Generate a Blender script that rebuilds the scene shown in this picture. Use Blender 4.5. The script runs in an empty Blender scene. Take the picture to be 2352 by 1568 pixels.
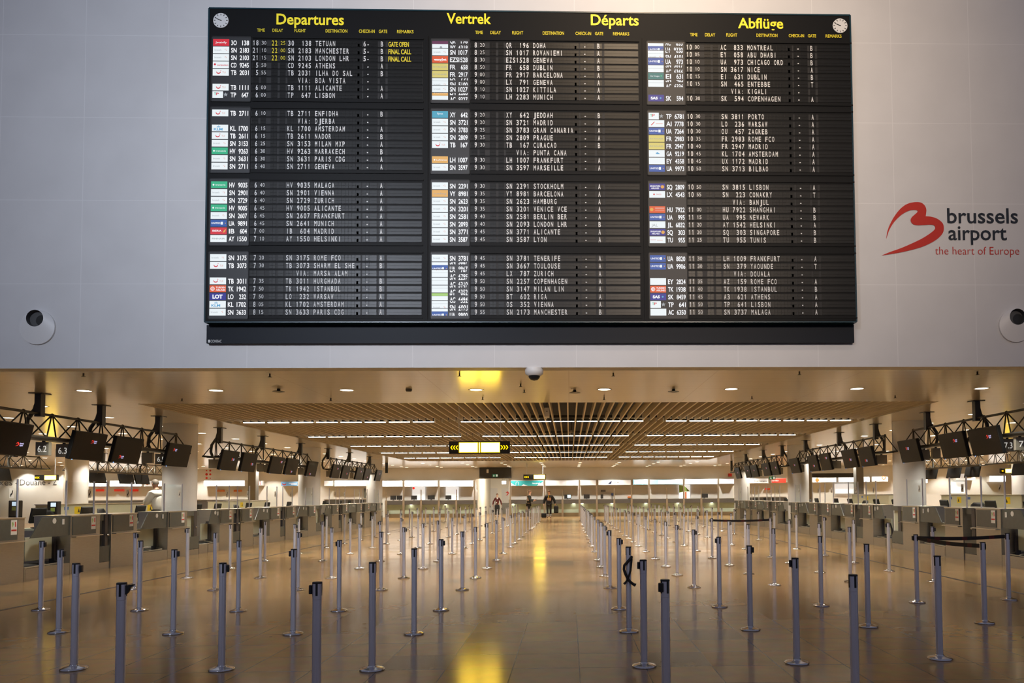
import bpy, bmesh, math, random
from mathutils import Vector, Matrix
from mathutils.geometry import tessellate_polygon

random.seed(7)
SC = bpy.context.scene
COL = SC.collection
PI = math.pi

# ------------------------------------------------------------------ camera
F, H = 1700.0, 1.56                       # focal length in pixels of the 2352-wide frame, eye height
YAW, PIT, ROLL = math.radians(1.56), math.radians(2.3), 0.0066
_d = (math.sin(YAW)*math.cos(PIT), math.cos(YAW)*math.cos(PIT), math.sin(PIT))
_r0 = (math.cos(YAW), -math.sin(YAW), 0.0)
_u0 = (_r0[1]*_d[2]-_r0[2]*_d[1], _r0[2]*_d[0]-_r0[0]*_d[2], _r0[0]*_d[1]-_r0[1]*_d[0])
_c, _s = math.cos(ROLL), math.sin(ROLL)
_R = tuple(_r0[i]*_c-_u0[i]*_s for i in range(3))
_U = tuple(_u0[i]*_c+_r0[i]*_s for i in range(3))
PX = 1308-F*_R[1]/_d[1]
PY = 1136+F*_U[1]/_d[1]
cam_data = bpy.data.cameras.new('camera')
cam = bpy.data.objects.new('camera', cam_data)
COL.objects.link(cam)
cam.matrix_world = Matrix(((_R[0], _U[0], -_d[0], 0), (_R[1], _U[1], -_d[1], 0), (_R[2], _U[2], -_d[2], H), (0, 0, 0, 1)))
cam_data.sensor_width = 36.0
cam_data.lens = F/2352*36.0
cam_data.shift_x = (1176-PX)/2352
cam_data.shift_y = (PY-784)/2352
cam_data.clip_end = 300
SC.camera = cam

# ------------------------------------------------------------------ world, lamps of the tall front hall, exposure
w = bpy.data.worlds.new('World'); SC.world = w; w.use_nodes = True
bg = w.node_tree.nodes['Background']
bg.inputs[0].default_value = (0.62, 0.66, 0.95, 1); bg.inputs[1].default_value = 0.19


def area(name, loc, target, size, energy, color, spread=PI):
    l = bpy.data.lights.new(name, 'AREA'); l.shape = 'DISK'; l.size = size; l.energy = energy; l.color = color; l.spread = spread
    o = bpy.data.objects.new(name, l); COL.objects.link(o); o.location = loc
    o.rotation_euler = (Vector(target)-Vector(loc)).to_track_quat('-Z', 'Y').to_euler()
    return o


area('hall_lamp', (-7.0, -7.0, 9.0), (-3.4, 11.7, 6.6), 1.4, 185, (0.80, 0.87, 1.0), math.radians(52))
area('hall_lamp', (4.0, -7.0, 9.5), (2.4, 11.7, 7.4), 1.4, 135, (1.0, 0.80, 0.62), math.radians(50))
area('hall_lamp', (1.6, 4.0, 14.0), (1.5, 11.7, 9.9), 0.8, 90, (1.0, 0.74, 0.48), math.radians(70))
SC.view_settings.view_transform = 'Standard'
SC.view_settings.look = 'None'
SC.view_settings.exposure = 0.0
SC.view_settings.gamma = 1.0
SC.view_settings.use_curve_mapping = False
cy = SC.cycles
cy.max_bounces = 5; cy.diffuse_bounces = 3; cy.glossy_bounces = 3; cy.transmission_bounces = 2
cy.transparent_max_bounces = 12; cy.caustics_reflective = False; cy.caustics_refractive = False
cy.sample_clamp_indirect = 4.0; cy.use_denoising = True


def ray(u, v):
    a = (u-PX)/F; b = (PY-v)/F
    return tuple(_d[i]+a*_R[i]+b*_U[i] for i in range(3))


def on_z(u, v, z):
    r = ray(u, v); t = (z-H)/r[2]; return r[0]*t, r[1]*t


def on_y(u, v, y):
    r = ray(u, v); t = y/r[1]; return r[0]*t, H+r[2]*t


def on_x(u, v, x):
    r = ray(u, v); t = x/r[0]; return r[1]*t, H+r[2]*t


# ------------------------------------------------------------------ materials
M = {}


def mat(name, col, rough=0.5, metal=0.0, emit=None, es=0.0, spec=0.5, noise=0.0, nscale=8.0, bump=0.0, nvec=None):
    m = bpy.data.materials.new(name); m.use_nodes = True
    nt = m.node_tree; b = nt.nodes['Principled BSDF']
    b.inputs['Base Color'].default_value = (*col, 1); b.inputs['Roughness'].default_value = rough
    b.inputs['Metallic'].default_value = metal; b.inputs['Specular IOR Level'].default_value = spec
    if emit:
        b.inputs['Emission Color'].default_value = (*emit, 1); b.inputs['Emission Strength'].default_value = es
    if noise or bump:
        tc = nt.nodes.new('ShaderNodeTexCoord'); mp = nt.nodes.new('ShaderNodeMapping')
        if nvec: mp.inputs['Scale'].default_value = nvec
        no = nt.nodes.new('ShaderNodeTexNoise'); no.inputs['Scale'].default_value = nscale; no.inputs['Detail'].default_value = 4
        nt.links.new(tc.outputs['Object'], mp.inputs['Vector']); nt.links.new(mp.outputs['Vector'], no.inputs['Vector'])
        if noise:
            rp = nt.nodes.new('ShaderNodeValToRGB')
            rp.color_ramp.elements[0].position = 0.3; rp.color_ramp.elements[1].position = 0.7
            rp.color_ramp.elements[0].color = (*[c*(1-noise) for c in col], 1)
            rp.color_ramp.elements[1].color = (*[min(1, c*(1+noise)) for c in col], 1)
            nt.links.new(no.outputs['Fac'], rp.inputs['Fac']); nt.links.new(rp.outputs['Color'], b.inputs['Base Color'])
        if bump:
            bn = nt.nodes.new('ShaderNodeBump'); bn.inputs['Strength'].default_value = bump; bn.inputs['Distance'].default_value = 0.01
            nt.links.new(no.outputs['Fac'], bn.inputs['Height']); nt.links.new(bn.outputs['Normal'], b.inputs['Normal'])
    M[name] = m
    return m


def nodes_of(m):
    return m.node_tree, m.node_tree.nodes['Principled BSDF']


def mth(nt, op, a, b=None):
    n = nt.nodes.new('ShaderNodeMath'); n.operation = op
    for i, x in enumerate((a, b)):
        if x is None: continue
        if isinstance(x, (int, float)): n.inputs[i].default_value = x
        else: nt.links.new(x, n.inputs[i])
    return n.outputs[0]


mat('steel_post', (0.80, 0.80, 0.87), 0.36, 0.6, noise=0.06, nscale=30, nvec=(1, 1, 0.1))
mat('chrome', (0.62, 0.60, 0.60), 0.16, 1.0)
mat('brushed_steel', (0.40, 0.37, 0.32), 0.36, 0.85, noise=0.05, nscale=6, nvec=(1, 1, 12))
mat('edge_steel', (0.66, 0.62, 0.54), 0.3, 1.0)
mat('black_plastic', (0.012, 0.012, 0.014), 0.4)
mat('black_belt', (0.012, 0.009, 0.010), 0.75)
mat('belt_red', (0.07, 0.006, 0.006), 0.7)
mat('dark_panel', (0.075, 0.082, 0.072), 0.3, noise=0.08)
mat('dark_slot', (0.06, 0.055, 0.06), 0.4, 0.3)
mat('white_paint', (0.82, 0.81, 0.79), 0.42)
mat('column_white', (0.88, 0.87, 0.86), 0.45, noise=0.02, nscale=3)
mat('cream_wall', (0.88, 0.87, 0.83), 0.6, noise=0.02, nscale=2)
mat('black_board', (0.0035, 0.0038, 0.004), 0.55, spec=0.18)
mat('board_edge', (0.004, 0.035, 0.05), 0.35)
mat('flap', (0.0075, 0.0075, 0.0065), 0.36, spec=0.28, noise=0.25, nscale=14)
mat('flap_gap', (0.006, 0.006, 0.006), 0.6)
mat('blue_panel', (0.007, 0.010, 0.016), 0.5, spec=0.2)
mat('flap_white', (0.74, 0.74, 0.72), 0.6)
mat('flap_yellow', (0.80, 0.66, 0.02), 0.6)
mat('head_yellow', (0.85, 0.72, 0.02), 0.5, emit=(1.0, 0.80, 0.02), es=0.22)
mat('sign_black', (0.02, 0.02, 0.018), 0.45)
mat('logo_red', (0.56, 0.022, 0.008), 0.55)
mat('logo_navy', (0.010, 0.016, 0.026), 0.5)
mat('hole_grey', (0.10, 0.10, 0.10), 0.5)
mat('truss_grey', (0.060, 0.058, 0.052), 0.42, 0.5)
mat('screen_black', (0.005, 0.004, 0.004), 0.30, spec=0.10)
mat('casing', (0.008, 0.008, 0.008), 0.5, spec=0.3)
mat('box_grey', (0.30, 0.29, 0.24), 0.45)
mat('digit', (0.85, 0.85, 0.8), 0.5, emit=(1, 0.97, 0.9), es=0.5)
mat('slat_beige', (0.78, 0.69, 0.53), 0.42, noise=0.04, nscale=2)
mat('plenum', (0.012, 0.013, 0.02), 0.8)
mat('laminate', (0.52, 0.54, 0.42), 0.45)
mat('green_glass', (0.55, 0.68, 0.58), 0.12)
mat('fascia', (0.10, 0.095, 0.09), 0.4)
mat('kick', (0.30, 0.24, 0.15), 0.4, 0.4)
mat('mullion', (0.40, 0.34, 0.26), 0.4, 0.6)
mat('grey_pillar', (0.22, 0.22, 0.21), 0.5)
mat('office_black', (0.014, 0.014, 0.014), 0.6)
mat('sticker_white', (0.8, 0.8, 0.78), 0.5)
mat('sticker_yellow', (0.75, 0.58, 0.01), 0.5)
mat('sticker_red', (0.6, 0.03, 0.02), 0.5)
mat('sticker_blue', (0.06, 0.14, 0.4), 0.5)
mat('sticker_green', (0.30, 0.45, 0.12), 0.5)
mat('orange', (0.75, 0.22, 0.05), 0.5)
mat('red_sign', (0.62, 0.03, 0.015), 0.5, emit=(0.8, 0.03, 0.01), es=0.3)
mat('exit_green', (0.02, 0.15, 0.08), 0.5, emit=(0.02, 0.22, 0.1), es=0.3)
mat('teal', (0.03, 0.33, 0.36), 0.5, emit=(0.04, 0.40, 0.42), es=0.35)
mat('tui_blue', (0.14, 0.34, 0.62), 0.5, emit=(0.16, 0.40, 0.75), es=0.25)
mat('letter_grey', (0.10, 0.10, 0.10), 0.6)
mat('wood_tan', (0.5, 0.38, 0.24), 0.5)
mat('belt_rubber', (0.03, 0.03, 0.028), 0.7)
mat('skin', (0.62, 0.36, 0.25), 0.5)
mat('skin_pale', (0.66, 0.42, 0.30), 0.5)
mat('hair_brown', (0.10, 0.05, 0.025), 0.6)
mat('hair_grey', (0.22, 0.19, 0.16), 0.6)
mat('cloth_black', (0.010, 0.010, 0.011), 0.85)
mat('cloth_green', (0.012, 0.016, 0.012), 0.85)
mat('cloth_red', (0.10, 0.012, 0.010), 0.8)
mat('cloth_white', (0.72, 0.70, 0.63), 0.8)
mat('door_white', (0.74, 0.75, 0.77), 0.4)
mat('navy', (0.02, 0.03, 0.09), 0.5)


def em(name, col, s, base=None):
    return mat(name, base or tuple(min(c, 0.8) for c in col), 0.5, emit=col, es=s)


em('lamp', (1.0, 0.86, 0.66), 9)
em('lamp_strip', (1.0, 0.90, 0.72), 11)
em('lamp_dim', (1.0, 0.86, 0.62), 12)
em('header_lit', (1.0, 0.97, 0.90), 4.5)
em('header_dim', (1.0, 0.96, 0.90), 0.42)
em('header_lilac', (0.86, 0.84, 1.0), 0.75)
em('header_blue', (0.30, 0.72, 1.0), 1.0)
em('sign_lit', (1.0, 0.66, 0.05), 22)
em('sign_arrow', (1.0, 0.62, 0.0), 2.0)
em('screen_pale', (0.62, 0.80, 1.0), 0.8)
em('screen_red', (0.75, 0.03, 0.02), 0.9)
em('screen_text', (0.55, 0.55, 1.0), 0.8)
em('led_blue', (0.15, 0.35, 1.0), 3.0)
em('led_white', (0.9, 0.93, 1.0), 4.0)
em('poster_lit', (1.0, 1.0, 0.98), 0.6)
# liquid-crystal airline panel colours
for n_, c_, s_ in (('lcd_white', (0.86, 0.93, 0.96), 0.92), ('lcd_text', (0.95, 0.96, 1.0), 0.95), ('lcd_red', (0.80, 0.01, 0.03), 0.75),
                   ('lcd_grey', (0.42, 0.46, 0.50), 0.7), ('lcd_blue', (0.01, 0.09, 0.42), 0.8), ('lcd_navy', (0.01, 0.012, 0.26), 0.9),
                   ('lcd_green', (0.02, 0.55, 0.27), 0.75), ('lcd_orange', (0.85, 0.10, 0.01), 0.8), ('lcd_amber', (0.85, 0.45, 0.10), 0.85),
                   ('lcd_yellow', (0.80, 0.68, 0.18), 0.8), ('lcd_cyan', (0.06, 0.42, 0.60), 0.8), ('lcd_teal', (0.0, 0.17, 0.17), 0.9),
                   ('lcd_lime', (0.42, 0.72, 0.16), 0.8), ('lcd_maroon', (0.12, 0.01, 0.07), 0.9), ('lcd_sky', (0.10, 0.42, 0.75), 0.8),
                   ('lcd_gold', (0.85, 0.42, 0.06), 0.8), ('lcd_dark', (0.004, 0.005, 0.008), 0.3), ('lcd_pink', (0.85, 0.30, 0.22), 0.8)):
    em(n_, c_, s_, base=(0.02, 0.02, 0.02))


# glass: see-through pane with a faint reflection
def glass(name, tint, refl):
    m = bpy.data.materials.new(name); m.use_nodes = True; nt = m.node_tree; nt.nodes.clear()
    out = nt.nodes.new('ShaderNodeOutputMaterial'); mx = nt.nodes.new('ShaderNodeMixShader')
    t = nt.nodes.new('ShaderNodeBsdfTransparent'); g = nt.nodes.new('ShaderNodeBsdfGlossy')
    t.inputs[0].default_value = (*tint, 1); g.inputs['Roughness'].default_value = 0.05
    mx.inputs[0].default_value = refl
    nt.links.new(t.outputs[0], mx.inputs[1]); nt.links.new(g.outputs[0], mx.inputs[2]); nt.links.new(mx.outputs[0], out.inputs[0])
    M[name] = m


glass('pane', (0.97, 0.985, 0.975), 0.035)
glass('smoked', (0.20, 0.21, 0.22), 0.10)

# polished stone floor: 0.6 m tiles
m = mat('floor_stone', (0.5, 0.4, 0.3), 0.1, spec=0.38)
nt, b = nodes_of(m)
tc = nt.nodes.new('ShaderNodeTexCoord'); sp = nt.nodes.new('ShaderNodeSeparateXYZ'); nt.links.new(tc.outputs['Object'], sp.inputs[0])
T = 0.602
fx = mth(nt, 'DIVIDE', mth(nt, 'SUBTRACT', sp.outputs[0], 0.081), T); fy = mth(nt, 'DIVIDE', mth(nt, 'SUBTRACT', sp.outputs[1], 6.75), T)
ex = mth(nt, 'ABSOLUTE', mth(nt, 'SUBTRACT', mth(nt, 'FRACT', fx), 0.5)); ey = mth(nt, 'ABSOLUTE', mth(nt, 'SUBTRACT', mth(nt, 'FRACT', fy), 0.5))
joint = mth(nt, 'MAXIMUM', mth(nt, 'GREATER_THAN', ex, 0.4905), mth(nt, 'MULTIPLY', mth(nt, 'GREATER_THAN', ey, 0.4905), 0.6))
cb = nt.nodes.new('ShaderNodeCombineXYZ'); nt.links.new(mth(nt, 'FLOOR', fx), cb.inputs[0]); nt.links.new(mth(nt, 'FLOOR', fy), cb.inputs[1])
wn = nt.nodes.new('ShaderNodeTexWhiteNoise'); wn.noise_dimensions = '2D'; nt.links.new(cb.outputs[0], wn.inputs['Vector'])
no = nt.nodes.new('ShaderNodeTexNoise'); no.inputs['Scale'].default_value = 5; no.inputs['Detail'].default_value = 6; nt.links.new(tc.outputs['Object'], no.inputs['Vector'])
r1 = nt.nodes.new('ShaderNodeValToRGB'); r1.color_ramp.interpolation = 'LINEAR'
r1.color_ramp.elements[0].color = (0.365, 0.222, 0.096, 1); r1.color_ramp.elements[1].color = (0.415, 0.258, 0.116, 1)
e_ = r1.color_ramp.elements.new(0.965); e_.color = (0.415, 0.258, 0.116, 1); e_ = r1.color_ramp.elements.new(0.975); e_.color = (0.20, 0.155, 0.095, 1)
r1.color_ramp.elements[-1].color = (0.20, 0.155, 0.095, 1)
nt.links.new(wn.outputs['Value'], r1.inputs['Fac'])
mx = nt.nodes.new('ShaderNodeMix'); mx.data_type = 'RGBA'; mx.blend_type = 'MULTIPLY'; mx.inputs['Factor'].default_value = 0.35
nt.links.new(r1.outputs['Color'], mx.inputs['A']); nt.links.new(no.outputs['Color'], mx.inputs['B'])
mx2 = nt.nodes.new('ShaderNodeMix'); mx2.data_type = 'RGBA'; mx2.inputs['B'].default_value = (0.10, 0.065, 0.035, 1)
nt.links.new(joint, mx2.inputs['Factor']); nt.links.new(mx.outputs['Result'], mx2.inputs['A']); nt.links.new(mx2.outputs['Result'], b.inputs['Base Color'])
rr = nt.nodes.new('ShaderNodeMapRange'); rr.inputs['To Min'].default_value = 0.145; rr.inputs['To Max'].default_value = 0.19
nt.links.new(wn.outputs['Value'], rr.inputs['Value']); nt.links.new(rr.outputs[0], b.inputs['Roughness'])
bn = nt.nodes.new('ShaderNodeBump'); bn.inputs['Strength'].default_value = 0.006; bn.inputs['Distance'].default_value = 0.02

# glossy metal-panel ceiling, planks across the hall
m = mat('ceiling_panel', (0.70, 0.63, 0.50), 0.2, metal=0.22, spec=0.9)
nt, b = nodes_of(m)
tc = nt.nodes.new('ShaderNodeTexCoord'); sp = nt.nodes.new('ShaderNodeSeparateXYZ'); nt.links.new(tc.outputs['Object'], sp.inputs[0])
gy = mth(nt, 'ABSOLUTE', mth(nt, 'SUBTRACT', mth(nt, 'FRACT', mth(nt, 'DIVIDE', sp.outputs[1], 0.3)), 0.5))
gx = mth(nt, 'ABSOLUTE', mth(nt, 'SUBTRACT', mth(nt, 'FRACT', mth(nt, 'DIVIDE', sp.outputs[0], 2.45)), 0.5))
gj = mth(nt, 'MAXIMUM', mth(nt, 'GREATER_THAN', gy, 0.488), mth(nt, 'GREATER_THAN', gx, 0.498))
mx2 = nt.nodes.new('ShaderNodeMix'); mx2.data_type = 'RGBA'; mx2.inputs['A'].default_value = (0.90, 0.83, 0.69, 1); mx2.inputs['B'].default_value = (0.70, 0.63, 0.50, 1)
nt.links.new(gj, mx2.inputs['Factor']); nt.links.new(mx2.outputs['Result'], b.inputs['Base Color'])
no = nt.nodes.new('ShaderNodeTexNoise'); no.inputs['Scale'].default_value = 1.2; nt.links.new(tc.outputs['Object'], no.inputs['Vector'])
bn = nt.nodes.new('ShaderNodeBump'); bn.inputs['Strength'].default_value = 0.05; bn.inputs['Distance'].default_value = 0.03
nt.links.new(no.outputs['Fac'], bn.inputs['Height']); nt.links.new(bn.outputs['Normal'], b.inputs['Normal'])

# white cladding of the high wall, 1.29 x 1.33 m panels
m = mat('wall_cladding', (0.74, 0.73, 0.72), 0.55)
nt, b = nodes_of(m)
tc = nt.nodes.new('ShaderNodeTexCoord'); sp = nt.nodes.new('ShaderNodeSeparateXYZ'); nt.links.new(tc.outputs['Object'], sp.inputs[0])
qx = mth(nt, 'ABSOLUTE', mth(nt, 'SUBTRACT', mth(nt, 'FRACT', mth(nt, 'DIVIDE', mth(nt, 'ADD', sp.outputs[0], 7.635), 1.2925)), 0.5))
qz = mth(nt, 'ABSOLUTE', mth(nt, 'SUBTRACT', mth(nt, 'FRACT', mth(nt, 'DIVIDE', mth(nt, 'SUBTRACT', sp.outputs[2], 3.58), 1.33)), 0.5))
qj = mth(nt, 'MAXIMUM', mth(nt, 'GREATER_THAN', qx, 0.4955), mth(nt, 'GREATER_THAN', qz, 0.4955))
no = nt.nodes.new('ShaderNodeTexNoise'); no.inputs['Scale'].default_value = 1.6; no.inputs['Detail'].default_value = 5; nt.links.new(tc.outputs['Object'], no.inputs['Vector'])
rp = nt.nodes.new('ShaderNodeValToRGB'); rp.color_ramp.elements[0].color = (0.66, 0.65, 0.64, 1); rp.color_ramp.elements[1].color = (0.76, 0.75, 0.74, 1)
nt.links.new(no.outputs['Fac'], rp.inputs['Fac'])
mx2 = nt.nodes.new('ShaderNodeMix'); mx2.data_type = 'RGBA'; mx2.inputs['B'].default_value = (0.80, 0.79, 0.78, 1)
nt.links.new(qj, mx2.inputs['Factor']); nt.links.new(rp.outputs['Color'], mx2.inputs['A']); nt.links.new(mx2.outputs['Result'], b.inputs['Base Color'])
bn = nt.nodes.new('ShaderNodeBump'); bn.inputs['Strength'].default_value = 0.3; bn.inputs['Distance'].default_value = 0.004
nt.links.new(qj, bn.inputs['Height']); nt.links.new(bn.outputs['Normal'], b.inputs['Normal'])


# ------------------------------------------------------------------ mesh builder
class MB:
    def __init__(s):
        s.v = []; s.f = []; s.m = []; s.sm = []; s.mats = []

    def mi(s, name):
        if name not in s.mats: s.mats.append(name)
        return s.mats.index(name)

    def add(s, vs, fs, mt, smooth=False):
        o = len(s.v); s.v += [tuple(p) for p in vs]; k = s.mi(mt)
        for f in fs:
            s.f.append(tuple(i+o for i in f)); s.m.append(k); s.sm.append(smooth)
        return s

    def box(s, x0, x1, y0, y1, z0, z1, mt, bevel=0.0):
        if x0 > x1: x0, x1 = x1, x0
        if y0 > y1: y0, y1 = y1, y0
        if z0 > z1: z0, z1 = z1, z0
        if bevel <= 0:
            vs = [(x, y, z) for z in (z0, z1) for y in (y0, y1) for x in (x0, x1)]
            return s.add(vs, [(0, 2, 3, 1), (4, 5, 7, 6), (0, 1, 5, 4), (2, 6, 7, 3), (0, 4, 6, 2), (1, 3, 7, 5)], mt)
        bm = bmesh.new(); bmesh.ops.create_cube(bm, size=1)
        for q in bm.verts: q.co = Vector((x0+(q.co.x+.5)*(x1-x0), y0+(q.co.y+.5)*(y1-y0), z0+(q.co.z+.5)*(z1-z0)))
        bmesh.ops.bevel(bm, geom=bm.edges[:], offset=bevel, segments=2, affect='EDGES', profile=0.5)
        bm.verts.index_update()
        s.add([q.co[:] for q in bm.verts], [[q.index for q in f.verts] for f in bm.faces], mt); bm.free()
        return s

    def tube(s, pts, r, mt, n=8, cap=True):
        pts = [Vector(p) for p in pts]; rs = r if isinstance(r, (list, tuple)) else [r]*len(pts)
        vs = []; fs = []
        t0 = (pts[1]-pts[0]).normalized(); up = Vector((0, 0, 1)) if abs(t0.z) < .9 else Vector((1, 0, 0))
        nrm = (up-t0*up.dot(t0)).normalized()
        for i, p in enumerate(pts):
            t = (pts[min(i+1, len(pts)-1)]-pts[max(i-1, 0)]).normalized()
            nrm = (nrm-t*nrm.dot(t)).normalized(); bi = t.cross(nrm)
            for k in range(n):
                a = 2*PI*k/n; vs.append(p+(nrm*math.cos(a)+bi*math.sin(a))*rs[i])
        for i in range(len(pts)-1):
            for k in range(n):
                fs.append((i*n+k, i*n+(k+1) % n, (i+1)*n+(k+1) % n, (i+1)*n+k))
        s.add(vs, fs, mt, True)
        if cap: s.add(vs[:n], [tuple(range(n-1, -1, -1))], mt); s.add(vs[-n:], [tuple(range(n))], mt)
        return s

    def lathe(s, prof, mt, n=24, c=(0, 0, 0), smooth=True, fn=None):
        vs = []; fs = []
        for r, z in prof:
            for k in range(n):
                a = 2*PI*k/n; q = r*(fn(k) if fn else 1); vs.append((c[0]+q*math.cos(a), c[1]+q*math.sin(a), c[2]+z))
        for i in range(len(prof)-1):
            for k in range(n): fs.append((i*n+k, i*n+(k+1) % n, (i+1)*n+(k+1) % n, (i+1)*n+k))
        s.add(vs, fs, mt, smooth)
        s.add(vs[:n], [tuple(range(n-1, -1, -1))], mt); return s.add(vs[-n:], [tuple(range(n))], mt)

    def prism(s, poly, fr, depth, mt):
        """poly: 2D outline; fr(u, v, d) -> 3D; extruded by depth along d."""
        n = len(poly)
        vs = [fr(a, b_, 0) for a, b_ in poly]+[fr(a, b_, depth) for a, b_ in poly]
        fs = [(k, (k+1) % n, n+(k+1) % n, n+k) for k in range(n)]
        s.add(vs, fs+[tuple(range(n-1, -1, -1)), tuple(range(n, 2*n))], mt)
        return s

    def flat(s, vf, fr, mt):
        s.add([fr(a, b_) for a, b_ in vf[0]], vf[1], mt); return s

    def build(s, name, parent=None, loc=None):
        me = bpy.data.meshes.new(name); me.from_pydata([tuple(p) for p in s.v], [], s.f)
        for n_ in s.mats: me.materials.append(M[n_])
        me.polygons.foreach_set('material_index', s.m); me.polygons.foreach_set('use_smooth', s.sm); me.update()
        return put(name, me, parent, loc)


def put(name, me, parent=None, loc=None):
    o = bpy.data.objects.new(name, me); COL.objects.link(o)
    if parent is not None: o.parent = parent
    if loc is not None: o.location = loc
    return o


def fix_normals(o):
    bm = bmesh.new(); bm.from_mesh(o.data); bmesh.ops.recalc_face_normals(bm, faces=bm.faces[:]); bm.to_mesh(o.data); bm.free(); return o


def tag(o, label, cat, group=None):
    o['label'] = label; o['category'] = cat
    if group: o['group'] = group
    return o


def thing(name, label, cat, loc=(0, 0, 0), group=None, rz=0.0):
    o = bpy.data.objects.new(name, None); COL.objects.link(o); o.location = loc; o.rotation_euler = (0, 0, rz)
    o.empty_display_size = 0.1
    return tag(o, label, cat, group)


def struct(o):
    o['kind'] = 'structure'; return o


KIDS = {}


def dup(root, loc, label, rz=None):
    r = root.copy(); COL.objects.link(r); r.location = loc; r['label'] = label
    if rz is not None: r.rotation_euler = (0, 0, rz)
    for ch in list(root.children):
        c = ch.copy(); COL.objects.link(c); c.parent = r
        for g in list(ch.children):
            d_ = g.copy(); COL.objects.link(d_); d_.parent = c
    return r


ORD = ('first second third fourth fifth sixth seventh eighth ninth tenth eleventh twelfth thirteenth fourteenth fifteenth sixteenth seventeenth '
       'eighteenth nineteenth twentieth twenty-first twenty-second twenty-third twenty-fourth twenty-fifth twenty-sixth twenty-seventh twenty-eighth twenty-ninth thirtieth thirty-first').split()

# ------------------------------------------------------------------ lettering
_fc = {}


def glyphs(txt, bold=0.0):
    """outline of a word as 2D faces, cap height = 1, left edge at 0"""
    k = (txt, bold)
    if k not in _fc:
        cu = bpy.data.curves.new('lettering_tmp', 'FONT'); cu.body = txt; cu.size = 1; cu.resolution_u = 3; cu.offset = bold
        ob = bpy.data.objects.new('lettering_tmp', cu)
        me = bpy.data.meshes.new_from_object(ob)
        vs = [(p.co.x, p.co.y) for p in me.vertices]; fs = [tuple(f.vertices) for f in me.polygons]
        bpy.data.objects.remove(ob); bpy.data.curves.remove(cu); bpy.data.meshes.remove(me)
        _fc[k] = (vs, fs)
    return _fc[k]


_h = glyphs('H'); CAP = max(p[1] for p in _h[0])


def word(txt, x0, x1, z0, cap, bold=0.0):
    vs, fs = glyphs(txt, bold)
    if not vs: return ([], [])
    a = min(p[0] for p in vs); b_ = max(p[0] for p in vs); k = (x1-x0)/(b_-a)
    return ([(x0+(p[0]-a)*k, z0+p[1]/CAP*cap) for p in vs], fs)


def mono(txt, x0, pitch, z0, cap, wfrac=0.68, bold=0.018):
    V = []; Fc = []
    for i, ch in enumerate(txt):
        if ch == ' ': continue
        if ch == '1':
            cx = x0+pitch*(i+.5); o = len(V); w1 = pitch*.085
            V += [(cx-w1, z0), (cx+w1, z0), (cx+w1, z0+cap), (cx-w1*.6, z0+cap), (cx-pitch*.24, z0+cap*.80), (cx-pitch*.24, z0+cap*.68), (cx-w1, z0+cap*.76)]
            Fc += [(o, o+1, o+2, o+6), (o+6, o+2, o+3), (o+6, o+3, o+4, o+5)]
            continue
        vs, fs = glyphs(ch, bold)
        a = min(p[0] for p in vs); b_ = max(p[0] for p in vs)
        wd = pitch*wfrac*(0.25 if ch in 'I:' else 1)
        if ch == '-': wd = pitch*0.4
        cx = x0+pitch*(i+.5); o = len(V)
        V += [(cx-wd/2+(p[0]-a)/(b_-a)*wd, z0+p[1]/CAP*cap) for p in vs]
        Fc += [tuple(q+o for q in f) for f in fs]
    return V, Fc


def clip(vf, lo=None, hi=None):
    if not vf[0]: return vf
    bm = bmesh.new(); bv = [bm.verts.new((p[0], 0, p[1])) for p in vf[0]]
    for f in vf[1]:
        try: bm.faces.new([bv[i] for i in f])
        except ValueError: pass
    for z, sgn in ((lo, -1), (hi, 1)):
        if z is None: continue
        bmesh.ops.bisect_plane(bm, geom=bm.verts[:]+bm.edges[:]+bm.faces[:], plane_co=(0, 0, z), plane_no=(0, 0, sgn), clear_outer=True)
    bm.verts.index_update()
    r = ([(q.co.x, q.co.z) for q in bm.verts], [tuple(q.index for q in f.verts) for f in bm.faces]); bm.free()
    return r


def poly2(pts): return (list(pts), [tuple(range(len(pts)))])


def rect2(x0, x1, z0, z1): return poly2([(x0, z0), (x1, z0), (x1, z1), (x0, z1)])


def disc2(cx, cz, r, n=20): return poly2([(cx+r*math.cos(2*PI*k/n), cz+r*math.sin(2*PI*k/n)) for k in range(n)])


SWOOSH = [(195, 505), (205, 440), (235, 360), (285, 275), (345, 205), (410, 162), (480, 146), (540, 150), (575, 178), (590, 215), (588, 250), (582, 283), (640, 288), (700, 310),
          (745, 350), (756, 395), (745, 445), (700, 495), (630, 540), (540, 580), (430, 612), (300, 640), (145, 665), (230, 630), (330, 595), (440, 548), (540, 500), (620, 450),
          (662, 415), (672, 395), (660, 370), (620, 365), (560, 368), (490, 370), (450, 355), (435, 325), (445, 295), (475, 268), (505, 240), (498, 225), (465, 222), (420, 230),
          (350, 268), (280, 335), (230, 410), (205, 475)]


def smooth_loop(pts, sharp):
    out = []; n = len(pts)
    for i in range(n):
        p0, p1, p2, p3 = pts[i-1], pts[i], pts[(i+1) % n], pts[(i+2) % n]
        if i in sharp: p0 = p1
        if (i+1) % n in sharp: p3 = p2
        for k in range(3):
            t = k/3.0
            out.append(tuple(0.5*((2*p1[j])+(-p0[j]+p2[j])*t+(2*p0[j]-5*p1[j]+4*p2[j]-p3[j])*t*t+(-p0[j]+3*p1[j]-3*p2[j]+p3[j])*t**3) for j in (0, 1)))
    return out


def swoosh(x0, z0, hgt, fine=True):
    """triangulated brush-stroke mark with its lower-left box corner at x0, z0"""
    pts = smooth_loop(SWOOSH, {0, 11, 22}) if fine else SWOOSH
    k = hgt/(665-146)
    pts = [((p[0]-145)*k+x0, (665-p[1])*k+z0) for p in pts]
    return pts, [tuple(q) for q in tessellate_polygon([[Vector((p[0], p[1], 0)) for p in pts]])]


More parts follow.
